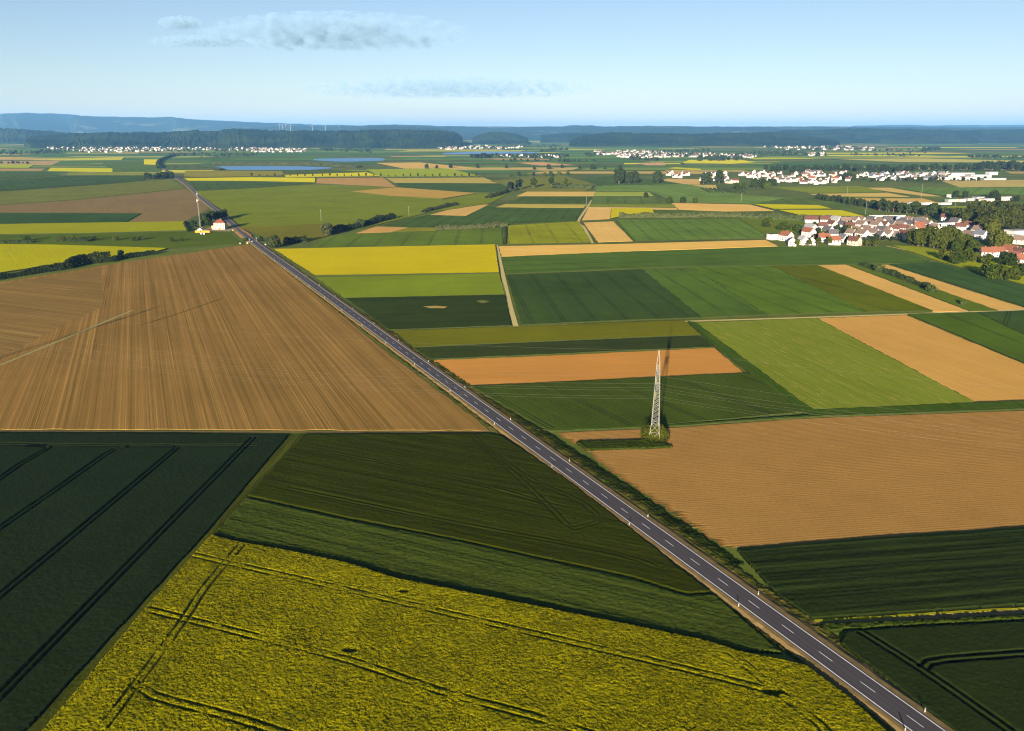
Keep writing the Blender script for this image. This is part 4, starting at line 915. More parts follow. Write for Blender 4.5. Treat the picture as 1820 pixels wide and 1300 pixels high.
# woods and thickets too far off to count
def far_woods():
    r = rnd(21); m = MB()
    spots = [((0,274),(110,271),60,14), ((60,262),(180,264),40,10), ((85,268),(460,267),260,11), ((300,277),(460,276),80,10), ((560,265),(660,270),60,13), ((650,262),(770,263),90,12),
             ((770,262),(900,264),90,12), ((840,279),(1010,279),110,12), ((880,258),(1000,262),80,14), ((980,248),(1130,250),60,14), ((1040,276),(1340,277),170,12), ((1150,272),(1260,268),50,12),
             ((1240,284),(1320,283),60,14), ((1120,283),(1170,286),30,12), ((1340,273),(1470,275),90,13), ((1360,263),(1560,266),120,13), ((1500,276),(1640,277),40,10), ((1640,268),(1670,266),40,18),
             ((1560,250),(1720,254),80,14), ((1720,280),(1820,282),40,12), ((1740,297),(1830,300),90,16), ((0,330-40),(60,330-38),14,8), ((880,287),(1060,288),30,10), ((960,270),(1010,266),40,14), ((1470,262),(1650,272),60,12), ((1330,250),(1480,252),60,16)]
    for (a, b, n, h) in spots:
        for i in range(n):
            t = r.random(); x = a[0] + (b[0] - a[0]) * t; y = a[1] + (b[1] - a[1]) * t + r.uniform(-1, 1) * (3 if n > 50 else 1.2)
            gx, gy = G2(x, y); hh = h * r.uniform(.6, 1.3); w_ = hh * r.uniform(.5, 1.0)
            k = 8
            for j in range(k):
                d = Vector((r.gauss(0, 1), r.gauss(0, 1), abs(r.gauss(0, 1)) * .8)).normalized()
                p = Vector((gx + d.x * w_ * .45, gy + d.y * w_ * .45, hh * .25 + d.z * hh * .6))
                nrm = (d + Vector((r.gauss(0, .3), r.gauss(0, .3), r.gauss(0, .3)))).normalized(); tt = nrm.orthogonal().normalized(); u = nrm.cross(tt); s = w_ * .42
                m.quad(tuple(p - tt * s - u * s), tuple(p + tt * s - u * s), tuple(p + tt * s + u * s), tuple(p - tt * s + u * s))
    tag(m.build('far_woods', M['leaf'], None, (0.032, 0.048, 0.02, 1)), 'far copses and garden trees scattered between the distant villages', 'woods', kind='stuff')
far_woods()

# ------------------------------------------------------------------ houses
WHITE = (0.50, 0.47, 0.44, 1); CREAM = (0.48, 0.40, 0.30, 1); GREY = (0.24, 0.24, 0.25, 1)
RED = (0.09, 0.040, 0.030, 1); ORANGE = (0.165, 0.062, 0.034, 1); DARK = (0.07, 0.065, 0.07, 1); BROWN = (0.14, 0.10, 0.08, 1); SLATE = (0.10, 0.11, 0.14, 1)
HALL = (0.30, 0.29, 0.28, 1)
RN = {RED: 'red', ORANGE: 'orange', DARK: 'dark grey', BROWN: 'brown', SLATE: 'slate grey', GREY: 'pale grey'}
WN = {WHITE: 'white', CREAM: 'cream', GREY: 'grey'}
def gable_meshes(w_, l_, h_, rh):
    a, b = w_ / 2, l_ / 2
    m = MB(); v = [(-a, -b, -.3), (a, -b, -.3), (a, b, -.3), (-a, b, -.3), (-a, -b, h_), (a, -b, h_), (a, b, h_), (-a, b, h_), (0, -b, h_ + rh), (0, b, h_ + rh)]
    m.v = v; m.f = [(0, 1, 5, 8, 4), (2, 3, 7, 9, 6), (1, 2, 6, 5), (3, 0, 4, 7), (4, 8, 9, 7), (5, 6, 9, 8)]; m.m = [0] * 6
    wall = m.mesh('wall', (M['wall'],))
    r = MB(); o = 0.45; t = 0.22; sl = rh / a
    for s in (-1, 1):
        x0, z0 = s * (a + o), h_ - o * sl + .06; x1, z1 = 0, h_ + rh + .06
        y0, y1 = -b - .35, b + .35
        A, B, Cc, D = (x0, y0, z0), (x0, y1, z0), (x1, y1, z1), (x1, y0, z1)
        up = lambda p: (p[0], p[1], p[2] + t)
        n = len(r.v); r.v += [A, B, Cc, D, up(A), up(B), up(Cc), up(D)]
        for q in ((0, 3, 2, 1), (4, 5, 6, 7), (0, 1, 5, 4), (1, 2, 6, 5), (2, 3, 7, 6), (3, 0, 4, 7)): r.f.append(tuple(n + i for i in q)); r.m.append(0)
    roof = r.mesh('roof', (M['roof'],))
    c = MB(); c.box(a * .3, a * .3 + .7, b * .2, b * .2 + .7, h_ + rh * .4, h_ + rh + .9); ch = c.mesh('chimney', (M['wall'],))
    return wall, roof, ch
def hip_roof(w_, l_, h_, rh, o=0.6):
    a, b = w_ / 2 + o, l_ / 2 + o; k = max(0.0, b - a); m = MB()
    m.v = [(-a, -b, h_), (a, -b, h_), (a, b, h_), (-a, b, h_), (0, -k, h_ + rh), (0, k, h_ + rh)]
    m.f = [(0, 1, 4), (1, 2, 5, 4), (2, 3, 5), (3, 0, 4, 5), (3, 2, 1, 0)]; m.m = [0] * 5
    return m.mesh('roof', (M['roof'],))
win_mb = MB(); win_mb.box(-.55, .55, -.05, .04, -.7, .7); WIN = win_mb.mesh('window', (M['pane'],))
dr_mb = MB(); dr_mb.box(-.55, .55, -.05, .05, 0, 2.1); DOOR = dr_mb.mesh('door', (M['color'],))
HP = [(w_, l_, h_, rh) + gable_meshes(w_, l_, h_, rh) for (w_, l_, h_, rh) in ((9, 12, 5.2, 4.2), (8.5, 10.5, 4.0, 4.6), (10, 13, 6.0, 4.4), (8, 9.5, 5.6, 3.6), (11, 17, 4.6, 4.4), (6, 9, 2.8, 2.0))]
def house(px, py, yaw, k, wall, roof, label, group, near=True, scale=1.0, name='house', world=None, cat='house'):
    x, y = world or G2(px, py)
    w_, l_, h_, rh, wm, rm, cm = HP[k]
    e = empty(name, (x, y, 0), yaw, scale)
    link('wall', wm, e, None, wall); r = link('roof', rm, e, None, roof)
    if near:
        link('chimney', cm, r, None, (0.3, 0.14, 0.1, 1))
        for s in (-1, 1):
            for z in ((1.5, 4.0) if h_ > 3.5 else (1.4,)):
                for q in (-.25, .25):
                    o = link('window', WIN, e); o.location = (q * w_, s * (l_ / 2 + .02), z); o.rotation_euler = (0, 0, 0 if s < 0 else math.pi)
                for q in (-.3, 0.05, .3):
                    o = link('window', WIN, e); o.location = (s * (w_ / 2 + .02), q * l_, z); o.rotation_euler = (0, 0, math.pi / 2 * s)
        o = link('door', DOOR, e, None, (0.12, 0.07, 0.05, 1)); o.location = (0, -l_ / 2 - .03, 0)
    tag(e, label, cat, group); return e
def flat_house(px, py, yaw, w_, l_, h_, wall, roof, label, group=None, name='house', cat='house', windows=True):
    x, y = G2(px, py); e = empty(name, (x, y, 0), yaw); m = MB(); m.box(-w_ / 2, w_ / 2, -l_ / 2, l_ / 2, -.3, h_)
    m.build('wall', M['wall'], e, wall); m = MB(); m.box(-w_ / 2 - .3, w_ / 2 + .3, -l_ / 2 - .3, l_ / 2 + .3, h_ + .003, h_ + .5); m.build('roof', M['roof'], e, roof)
    if windows:
        n = max(2, int(w_ / 3.2))
        for z in [1.6 + 2.8 * i for i in range(max(1, int(h_ / 2.9)))]:
            for i in range(n):
                o = link('window', WIN, e); o.location = (-w_ / 2 + (i + .5) * w_ / n, -l_ / 2 - .02, z)
    tag(e, label, cat, group); return e
_rh = rnd(5)
# near village: front row, second row, back row, and the houses further right
VILL = {
 'near village front row': [(1397,428,.5,2,WHITE,ORANGE),(1407,437,-.2,3,WHITE,SLATE),(1426,435,.3,3,WHITE,GREY),(1442,435,-.3,1,WHITE,DARK),(1464,430,1.3,0,WHITE,ORANGE),(1482,435,1.35,0,WHITE,ORANGE),(1498,430,.3,1,WHITE,SLATE),
                     (1518,436,.6,0,CREAM,RED),(1532,424,.4,2,WHITE,BROWN),(1551,422,.45,2,WHITE,BROWN),(1563,424,.4,1,WHITE,DARK),(1577,423,.45,0,WHITE,BROWN),(1591,424,.5,1,WHITE,BROWN),(1606,425,.4,2,WHITE,RED)],
 'near village second row': [(1437,421,.45,2,WHITE,ORANGE),(1471,416,.4,0,WHITE,DARK),(1480,421,1.4,1,WHITE,DARK),(1512,420,.5,1,WHITE,BROWN),(1523,417,.5,0,WHITE,BROWN),(1541,415,.45,0,WHITE,BROWN),(1566,416,.5,0,WHITE,DARK),
                     (1575,417,.5,0,WHITE,BROWN),(1588,414,1.2,0,WHITE,RED),(1607,413,1.3,0,WHITE,RED),(1621,415,.4,1,WHITE,BROWN),(1635,414,1.2,1,CREAM,ORANGE)],
 'near village middle row': [(1440,411,.3,4,GREY,GREY),(1462,407,1.3,1,WHITE,RED),(1478,405,.4,0,WHITE,RED),(1497,406,.4,0,WHITE,DARK),(1511,409,.9,0,WHITE,RED),(1530,407,.45,2,WHITE,BROWN),(1543,404,.5,0,WHITE,BROWN),(1556,408,.5,2,WHITE,BROWN),
                     (1570,407,.5,0,WHITE,RED),(1583,405,.5,0,WHITE,DARK),(1600,407,.5,0,WHITE,BROWN),(1618,406,.45,2,WHITE,DARK),(1633,408,1.3,0,WHITE,ORANGE),(1646,406,.4,2,WHITE,BROWN),(1660,410,.5,1,WHITE,BROWN),(1690,416,.45,1,WHITE,DARK),(1706,410,1.2,0,WHITE,RED),(1721,407,1.2,0,WHITE,RED)],
 'near village back row': [(1441,396,1.45,4,WHITE,RED),(1465,397,1.35,0,WHITE,RED),(1473,394,.4,1,WHITE,DARK),(1487,397,.4,0,WHITE,GREY),(1503,399,1.2,0,CREAM,BROWN),(1518,398,.5,0,WHITE,BROWN),(1530,397,.5,1,WHITE,BROWN),(1548,397,.5,0,WHITE,DARK),(1564,401,.5,0,WHITE,BROWN),
                     (1581,396,1.4,4,GREY,DARK),(1604,400,.5,0,CREAM,DARK),(1614,398,.5,0,WHITE,BROWN),(1632,400,1.2,0,WHITE,DARK),(1640,398,.6,1,WHITE,BROWN),(1680,394,1.3,2,WHITE,RED),(1697,402,.45,2,WHITE,DARK)],
 'near village right-hand cluster': [(1737,414,.5,1,WHITE,BROWN),(1724,424,.4,4,BROWN,BROWN),(1741,426,.5,2,WHITE,SLATE),(1753,457,1.35,0,WHITE,ORANGE),(1771,456,1.35,0,WHITE,ORANGE),(1794,455,.5,2,WHITE,ORANGE),(1812,458,.4,0,WHITE,RED),(1800,463,1.3,1,WHITE,RED),(1816,468,1.3,1,WHITE,ORANGE),(1816,434,1.0,4,CREAM,BROWN)],
}
WN[BROWN] = 'brown'
for rowname, hs in VILL.items():
    hs = sorted(hs)
    for i, (x, y, yaw, k, wc, rc) in enumerate(hs):
        house(x, y, yaw, k, wc, rc, '%s house with %s roof, %s from left, %s' % (WN[wc], RN[rc], ORD[i], rowname), rowname)
flat_house(1373, 426, .35, 10, 9, 6.2, WHITE, DARK, 'white cube house with dark flat roof at the left end of the village')
flat_house(1676, 404, .25, 26, 10, 6, WHITE, DARK, 'long white building with dark flat roof behind the village trees')
flat_house(1808, 417, .2, 24, 16, 5, WHITE, GREY, 'wide white hall with grey flat roof at the right edge')
flat_house(1800, 428, .2, 14, 10, 6, WHITE, WHITE, 'white flat block between the large roofs at the right edge')
m = MB(); m.tube((0, 0, -.2), (0, 0, 9), 3.6, 3.6, 16)
for i in range(4): m.tube((0, 0, 9 + i * .7), (0, 0, 9.7 + i * .7), 3.6 * math.cos(i * .36), 3.6 * math.cos((i + 1) * .36), 16)
tag(m.build('silo', M['color'], None, (0.22, 0.25, 0.34, 1), (*G2(1596, 399), 0)), 'round blue grey silo with domed top in the near village', 'silo')
for i, (x, y, w_, l_, h_, wc, rc, d) in enumerate([(1690,351,12,9,5,WHITE,WHITE,'white shed at the back left of the farmstead'),(1691,359,20,9,4,GREY,(.2,.35,.3,1),'long shed with pale green roof at the farmstead'),(1708,359,12,9,5,CREAM,ORANGE,'orange roofed shed in the middle of the farmstead'),
      (1722,357,14,10,4,GREY,GREY,'grey shed in the middle of the farmstead'),(1738,356,16,12,6,GREY,SLATE,'slate roofed barn of the farmstead'),(1753,358,22,12,4.5,CREAM,GREY,'long pale barn of the farmstead'),(1788,357,12,10,7,WHITE,GREY,'tall white house at the right end of the farmstead'),
      (1647,364,16,7,3,WHITE,WHITE,'white trailer shed left of the farmstead'),(1679,364,20,7,3,WHITE,(.3,.4,.3,1),'low white greenhouse in front of the farmstead'),(1619,363,12,6,3,GREY,GREY,'small grey shed beside the tree belt')]):
    flat_house(x, y, .2, w_, l_, h_, wc, rc, d, 'farmstead buildings', 'farm_shed', 'shed', False)
# second village, its bright halls
def scatter(n, poly, group, label, seed, near=False, sc_=1.0, md=9.0, roofs=None):
    r = rnd(seed); pts = []; P = np.array(poly); tries = 0
    while len(pts) < n and tries < 40000:
        tries += 1
        x = r.uniform(P[:, 0].min(), P[:, 0].max()); y = r.uniform(P[:, 1].min(), P[:, 1].max())
        if not inside(np.array([x]), np.array([y]), poly)[0]: continue
        g = G2(x, y)
        if all(math.dist(g, q) > md for q in pts): pts.append(g)
    cnt = {}
    for i, g in enumerate(sorted(pts, key=lambda q: q[0] / q[1])):
        wc = r.choices([WHITE, CREAM, GREY], [6, 1.2, .5])[0]; rc = r.choices([RED, BROWN, DARK, SLATE, ORANGE], roofs or [3, 3, 3, 1, 2])[0]
        house(0, 0, r.choice([.45, .5, 1.3, .3, -.4]) + r.uniform(-.15, .15), r.randrange(5), wc, rc, (label % (WN[wc], RN[rc])) + ', %s such from left' % ORD[cnt.setdefault((wc, rc), -1) + 1], group, near, sc_, world=g); cnt[(wc, rc)] += 1
scatter(10, [(1178,316),(1190,308),(1224,309),(1224,319)], 'houses beside the big trees', '%s house with %s roof by second village big trees', 1, md=15)
scatter(18, [(1222,312),(1245,310),(1290,308),(1292,322),(1245,322)], 'houses in the left half of the second village', '%s house with %s roof, second village left part', 2, md=14)
scatter(78, [(1285,309),(1400,306),(1500,308),(1530,318),(1525,325),(1440,329),(1380,327),(1290,326)], 'houses in the middle of the second village', '%s house with %s roof, second village middle part', 3, md=15)
scatter(58, [(1530,311),(1620,310),(1690,309),(1690,319),(1640,321),(1545,322)], 'houses in the right half of the second village', '%s house with %s roof, second village right part', 4, md=16, roofs=[.6, 2, 5, 3, .4])
for i, (x, y, w_, l_, h_, c) in enumerate([(1645,312,48,26,8,HALL),(1700,314,84,30,10,CREAM),(1738,316,60,26,8,HALL),(1690,320,42,20,7,WHITE),(1722,320.5,36,22,9,HALL),(1762,311,26,18,8,WHITE),(1765,320,60,16,4,GREY)]):
    flat_house(x, y, .1, w_, l_, h_, c, GREY, ['long white hall behind the houses, second village','largest cream factory hall at the right of the village','white factory hall at the right end','low white hall in front of the factory','white cube hall in front of the factory','separate white hall by the far right wood','low grey hall beside the tan field'][i], 'factory halls', 'factory_hall', 'hall', False)
scatter(30, [(1085,274),(1130,271),(1200,275),(1230,279),(1225,281),(1130,280),(1090,279)], 'houses of the far village with the yellow lens', 'tiny %s house with %s roof above yellow lens field', 6, sc_=1.25, md=40)
scatter(14, [(885,279),(905,277),(945,277),(1010,279),(1010,281),(900,281)], 'houses along the far lake shore', 'tiny %s house with %s roof beside the far lake', 7, sc_=1.25, md=40)
scatter(26, [(140,264),(240,262),(240,268),(150,270)], 'houses of the left far town', 'tiny %s house with %s roof in the far left town', 8, sc_=1.3, md=50)
def far_towns():
    r = rnd(31); parts = {}
    T = [([(85,262),(240,258),(300,258),(460,262),(460,269),(330,268),(240,271),(150,272),(90,266)], 330), ([(225,256),(280,255),(280,259),(230,260)], 50), ([(440,264),(545,265),(545,272),(440,271)], 90), ([(650,257),(740,252),(762,258),(760,263),(655,263)], 150), ([(775,263),(870,259),(875,264),(790,267)], 100),
         ([(918,243),(960,241),(1020,245),(1012,248),(940,248)], 90), ([(880,262),(930,260),(925,265),(885,265)], 26), ([(1055,270),(1130,268),(1240,274),(1335,276),(1335,281),(1230,280),(1120,282),(1060,276)], 220), ([(1355,261),(1450,258),(1560,263),(1555,268),(1400,267)], 130), ([(1425,274),(1465,273),(1465,278),(1430,278)], 26), ([(1300,279),(1345,277),(1345,281),(1300,282)], 30), ([(1740,253),(1800,251),(1815,254),(1745,256)], 26)]
    wallb, roofs = MB(), {RED: MB(), BROWN: MB(), DARK: MB()}
    for poly, n in T:
        P = np.array(poly); k = 0; tr = 0; n = int(n * .75)
        while k < n and tr < 20000:
            tr += 1
            x = r.uniform(P[:, 0].min(), P[:, 0].max()); y = r.uniform(P[:, 1].min(), P[:, 1].max())
            if not inside(np.array([x]), np.array([y]), poly)[0]: continue
            k += 1; gx, gy = G2(x, y); a = r.uniform(-.5, 1.5); ca, sa = math.cos(a), math.sin(a); w_, l_, h_, rh = r.uniform(5, 7.5), r.uniform(6, 11), r.uniform(5, 8), r.uniform(3.5, 5.5)
            def T_(x_, y_, z_): return (gx + x_ * ca - y_ * sa, gy + x_ * sa + y_ * ca, z_)
            n0 = len(wallb.v)
            wallb.v += [T_(-w_, -l_, 0), T_(w_, -l_, 0), T_(w_, l_, 0), T_(-w_, l_, 0), T_(-w_, -l_, h_), T_(w_, -l_, h_), T_(w_, l_, h_), T_(-w_, l_, h_), T_(0, -l_, h_ + rh), T_(0, l_, h_ + rh)]
            for q in ((0, 1, 5, 8, 4), (2, 3, 7, 9, 6), (1, 2, 6, 5), (3, 0, 4, 7)): wallb.f.append(tuple(n0 + i for i in q)); wallb.m.append(0)
            rb = roofs[r.choice([RED, BROWN, DARK])]; o = .4
            rb.quad(T_(-w_ - o, -l_ - o, h_ - .2), T_(0, -l_ - o, h_ + rh + .2), T_(0, l_ + o, h_ + rh + .2), T_(-w_ - o, l_ + o, h_ - .2)); rb.quad(T_(w_ + o, -l_ - o, h_ - .2), T_(w_ + o, l_ + o, h_ - .2), T_(0, l_ + o, h_ + rh + .2), T_(0, -l_ - o, h_ + rh + .2))
    e = wallb.build('distant_towns', M['wall'], None, (0.34, 0.32, 0.30, 1)); tag(e, 'mass of tiny white houses of the distant towns below the woods', 'towns', kind='stuff')
    for c, b in roofs.items(): b.build('roofs', M['roof'], e, c)
far_towns()
flat_house(1610, 251, 0, 260, 120, 16, WHITE, WHITE, 'long white works far off below the right ridge', None, 'factory_hall', 'hall', False)
flat_house(1612, 250, 0, 70, 60, 34, WHITE, WHITE, 'tall white block of the works below the right ridge', None, 'factory_hall', 'hall', False)
flat_house(1660, 251.5, 0, 200, 90, 12, CREAM, WHITE, 'low cream hall of the works below the right ridge', None, 'factory_hall', 'hall', False)

# ------------------------------------------------------------------ the lone house with mast at the road
def lone_house():
    x, y = G2(392.5, 408); e = empty('lone_house', (x, y, 0), 0.05); w_, l_, h_ = 13.5, 11.0, 8.6
    m = MB(); m.box(-w_ / 2, w_ / 2, -l_ / 2, l_ / 2, -.3, h_); m.build('wall', M['wall'], e, (0.40, 0.335, 0.27, 1))
    r = link('roof', hip_roof(l_, w_, h_, 4.2), e, None, (0.17, 0.05, 0.028, 1)); r.rotation_euler = (0, 0, math.pi / 2)
    m = MB(); m.box(2.0, 3.0, -.5, .5, h_ + 1.6, h_ + 4.6); c = m.build('chimney', M['wall'], r, (0.3, .14, .1, 1))
    m = MB(); m.box(-w_ / 2 - .12, w_ / 2 + .12, -l_ / 2 - .12, l_ / 2 + .12, 0, 0.9); m.build('plinth', M['wall'], e, (.25, .2, .17, 1))
    for z in (2.2, 5.0, 7.4):
        for i in range(4):
            o = link('window', WIN, e); o.location = (-w_ / 2 + (i + .5) * w_ / 4, -l_ / 2 - .02, z)
        for i in range(3):
            o = link('window', WIN, e); o.location = (-w_ / 2 - .02, -l_ / 2 + (i + .5) * l_ / 3, z); o.rotation_euler = (0, 0, -math.pi / 2)
    o = link('door', DOOR, e, None, (.1, .06, .04, 1)); o.location = (.3, -l_ / 2 - .14, 0)
    m = MB(); m.box(-w_ / 2 - 4, -w_ / 2, -2, 4, -.2, 4.6); m.build('annexe', M['wall'], e, (.5, .26, .15, 1))
    tag(e, 'square cream house with red hipped roof beside the road', 'house')
    x, y = G2(357, 412); house(0, 0, .1, 5, WHITE, WHITE, 'small white gabled hut at the foot of the mast', None, True, .95, 'hut', (x, y), 'hut')
    for i, (px, w2) in enumerate(((354, 4.5), (366, 6.5))):
        x, y = G2(px, 414.3); e = empty('container', (x, y, 0)); m = MB(); m.box(-w2, w2 * .75, -1.2, 1.2, 0.15, 2.9); m.build('body', M['color'], e, (.62, .21, .03, 1))
        m = MB()
        for k in range(9): m.box(-w2 + .3 + k * w2 * .19, -w2 + .45 + k * w2 * .19, -1.26, -1.2, .3, 2.75)
        m.build('ribs', M['color'], e, (.5, .17, .03, 1)); m = MB(); m.box(-w2, w2 * .75, -1.0, 1.0, 0, .15); m.build('skid', M['black'], e)
        tag(e, ['shorter orange container in front of the white hut', 'longer orange container between hut and lone house'][i], 'container', 'orange containers')
    for i, (px, py) in enumerate(((358, 417), (363, 417.3))):
        x, y = G2(px, py); e = empty('white_van', (x, y, 0), .2); m = MB(); m.box(-1, 1, -2.4, 1.4, .45, 2.3); m.box(-.95, .95, 1.4, 2.4, .45, 1.4); m.build('body', M['white'], e)
        for wx in (-.95, .95):
            for wy in (-1.5, 1.5): m = MB(); m.tube((wx - .1, wy, .35), (wx + .1, wy, .35), .35, .35, 10); m.build('wheel', M['black'], e)
        m = MB(); m.quad((-.85, 1.43, 1.5), (.85, 1.43, 1.5), (.8, 1.41, 2.2), (-.8, 1.41, 2.2)); m.build('windscreen', M['pane'], e)
        tag(e, ['white van left of its twin below the orange containers', 'white van right of its twin below the orange containers'][i], 'van', 'vans at the containers')
    # lattice mast with antennas
    x, y = G2(356, 405); e = empty('radio_mast', (x, y, 0)); hm = 44.0; m = MB()
    pts = [(math.cos(a) * .75, math.sin(a) * .75) for a in (0.5, 2.6, 4.7)]
    for p in pts: m.tube((p[0], p[1], 0), (p[0] * .5, p[1] * .5, hm), .13, .09, 5)
    m.build('leg', M['steel'], e); m = MB()
    z = 0.0; k = 0
    while z < hm - 1.5:
        f0, f1 = 1 - .5 * z / hm, 1 - .5 * (z + 1.5) / hm
        for i in range(3):
            a, b = pts[i], pts[(i + 1) % 3]; m.tube((a[0] * f0, a[1] * f0, z), (b[0] * f1, b[1] * f1, z + 1.5), .05, .05, 4, False)
        z += 1.5
    m.build('bracing', M['steel'], e)
    for zz, ww in ((hm - 1.5, 1.1), (hm - 9, 1.6)):
        for i in range(3):
            a = i * 2.09 + .3; m = MB(); m.box(-.18, .18, -.1, .1, -1.1, 1.1); o = m.build('antenna_panel', M['white'], e); o.location = (math.cos(a) * ww, math.sin(a) * ww, zz); o.rotation_euler = (0, 0, a + math.pi / 2)
            m = MB(); m.tube((0, 0, 0), (math.cos(a) * ww, math.sin(a) * ww, 0), .05, .05, 4); o = m.build('bracket', M['steel'], e); o.location = (0, 0, zz)
    for i, a in enumerate((-1.2, -2.2)):
        m = MB(); m.tube((0, 0, 0), (math.cos(a) * .5, math.sin(a) * .5, 0), .8, .8, 14); o = m.build('dish', M['white'], e); o.location = (math.cos(a) * .8, math.sin(a) * .8, hm - 9.5 - i * 1.5)
    m = MB(); m.tube((0, 0, hm), (0, 0, hm + 3), .05, .03, 5); m.build('tip', M['steel'], e)
    tag(e, 'slim pale lattice radio mast with dishes beside the lone house', 'mast')
    field('yard', [(352,412),(372,405),(405,404),(416,408),(405,413),(380,416),(352,418)], M['soil'], C(150, 132, 112), 0.06, None, 'grey gravel yard of the lone house', 'yard')
    field('bare_patch', [(415,412),(430,414),(438,424),(428,424)], M['soil'], C(186, 134, 92), 0.34, None, 'bare soil wedge on the verge before the crossing', 'bare patch')
    field('bare_patch', [(421,405),(430,408),(449,420),(444,421)], M['soil'], C(170, 120, 84), 0.76, None, 'thin bare verge strip opposite the lone house', 'bare patch')
lone_house()

# ------------------------------------------------------------------ level crossing: signal posts, sign boards, a rail strip
def crossing():
    a, b = G2(300, 452), G2(447, 431)
    for i, (px, py, hh, kind) in enumerate(((444, 432, 4.2, 'signal'), (456, 430, 4.2, 'signal'), (440, 434, 2.2, 'box'), (448, 434, 3.2, 'signal'), (427, 434, 1.2, 'box'), (472, 438, 2.4, 'board'), (478, 442, 2.6, 'board'), (414, 412, 2.2, 'board'))):
        x, y = G2(px, py); e = empty('crossing_' + {'signal': 'signal', 'box': 'cabinet', 'board': 'sign'}[kind], (x, y, 0.0), .1)
        if kind == 'signal':
            m = MB(); m.tube((0, 0, 0), (0, 0, hh), .1, .1, 8); m.build('post', M['white'], e)
            m = MB()
            for s in (-1, 1): m.tube((-.75, -.14, hh - .2 - s * .45), (.75, -.14, hh - .2 + s * .45), .11, .11, 4)
            m.build('cross', M['white'], e); m = MB(); m.box(-.25, .25, -.3, -.16, hh - 1.9, hh - 1.0); m.build('light_box', M['black'], e)
        elif kind == 'box':
            m = MB(); m.box(-.9, .9, -.6, .6, -.1, hh); m.build('body', M['color'], e, (.25, .2, .1, 1)); m = MB(); m.box(-1, 1, -.7, .7, hh + .002, hh + .15); m.build('lid', M['color'], e, (.3, .28, .2, 1))
        else:
            m = MB(); m.tube((0, 0, 0), (0, 0, hh), .06, .06, 6); m.build('post', M['steel'], e); m = MB(); m.box(-.7, .7, -.1, -.04, hh - 1.1, hh + .1); m.build('board', M['color'], e, (.4, .3, .1, 1) if i == 7 else (.35, .35, .34, 1))
        tag(e, ['white crossing signal left of the road', 'white crossing signal right of the road', 'tan cabinet beside the left crossing signal', 'shorter signal post in front of the left crossing signal', 'small low cabinet at the brown field corner', 'left of two white sign boards by the crossing tree', 'right of two white sign boards by the crossing tree', 'yellow sign board on the verge by the lone house'][i], {'signal': 'signal', 'box': 'cabinet', 'board': 'sign'}[kind])
crossing()

# ------------------------------------------------------------------ delineator posts along the road
def delineators():
    m = MB(); m.box(-.10, .10, -.07, .07, 0, 1.05); body = m.mesh('post', (M['white'],))
    m = MB(); m.box(-.104, .104, -.074, .074, .72, .9); band = m.mesh('band', (M['black'],))
    m = MB(); m.box(-.02, .02, -.08, -.074, .76, .86); refl = m.mesh('reflector', (M['white'],))
    for side, off, anchor, nm in ((1, 4.25, 1281, 'pylon side'), (-1, -4.1, 1292, 'yellow field side')):
        s0 = s_at(anchor)
        for k in range(16):
            x, y, a = road_pt(s0 + 50 * k, off)
            e = empty('delineator_post', (x, y, .55), a - math.pi / 2)
            for nme, me in (('post', body), ('band', band), ('reflector', refl)): link(nme, me, e)
            tag(e, 'white delineator post on the %s verge, %s from the bottom edge' % ({1: 'right-hand', -1: 'left-hand'}[side], ORD[k]), 'roadside post', 'delineator posts')
delineators()

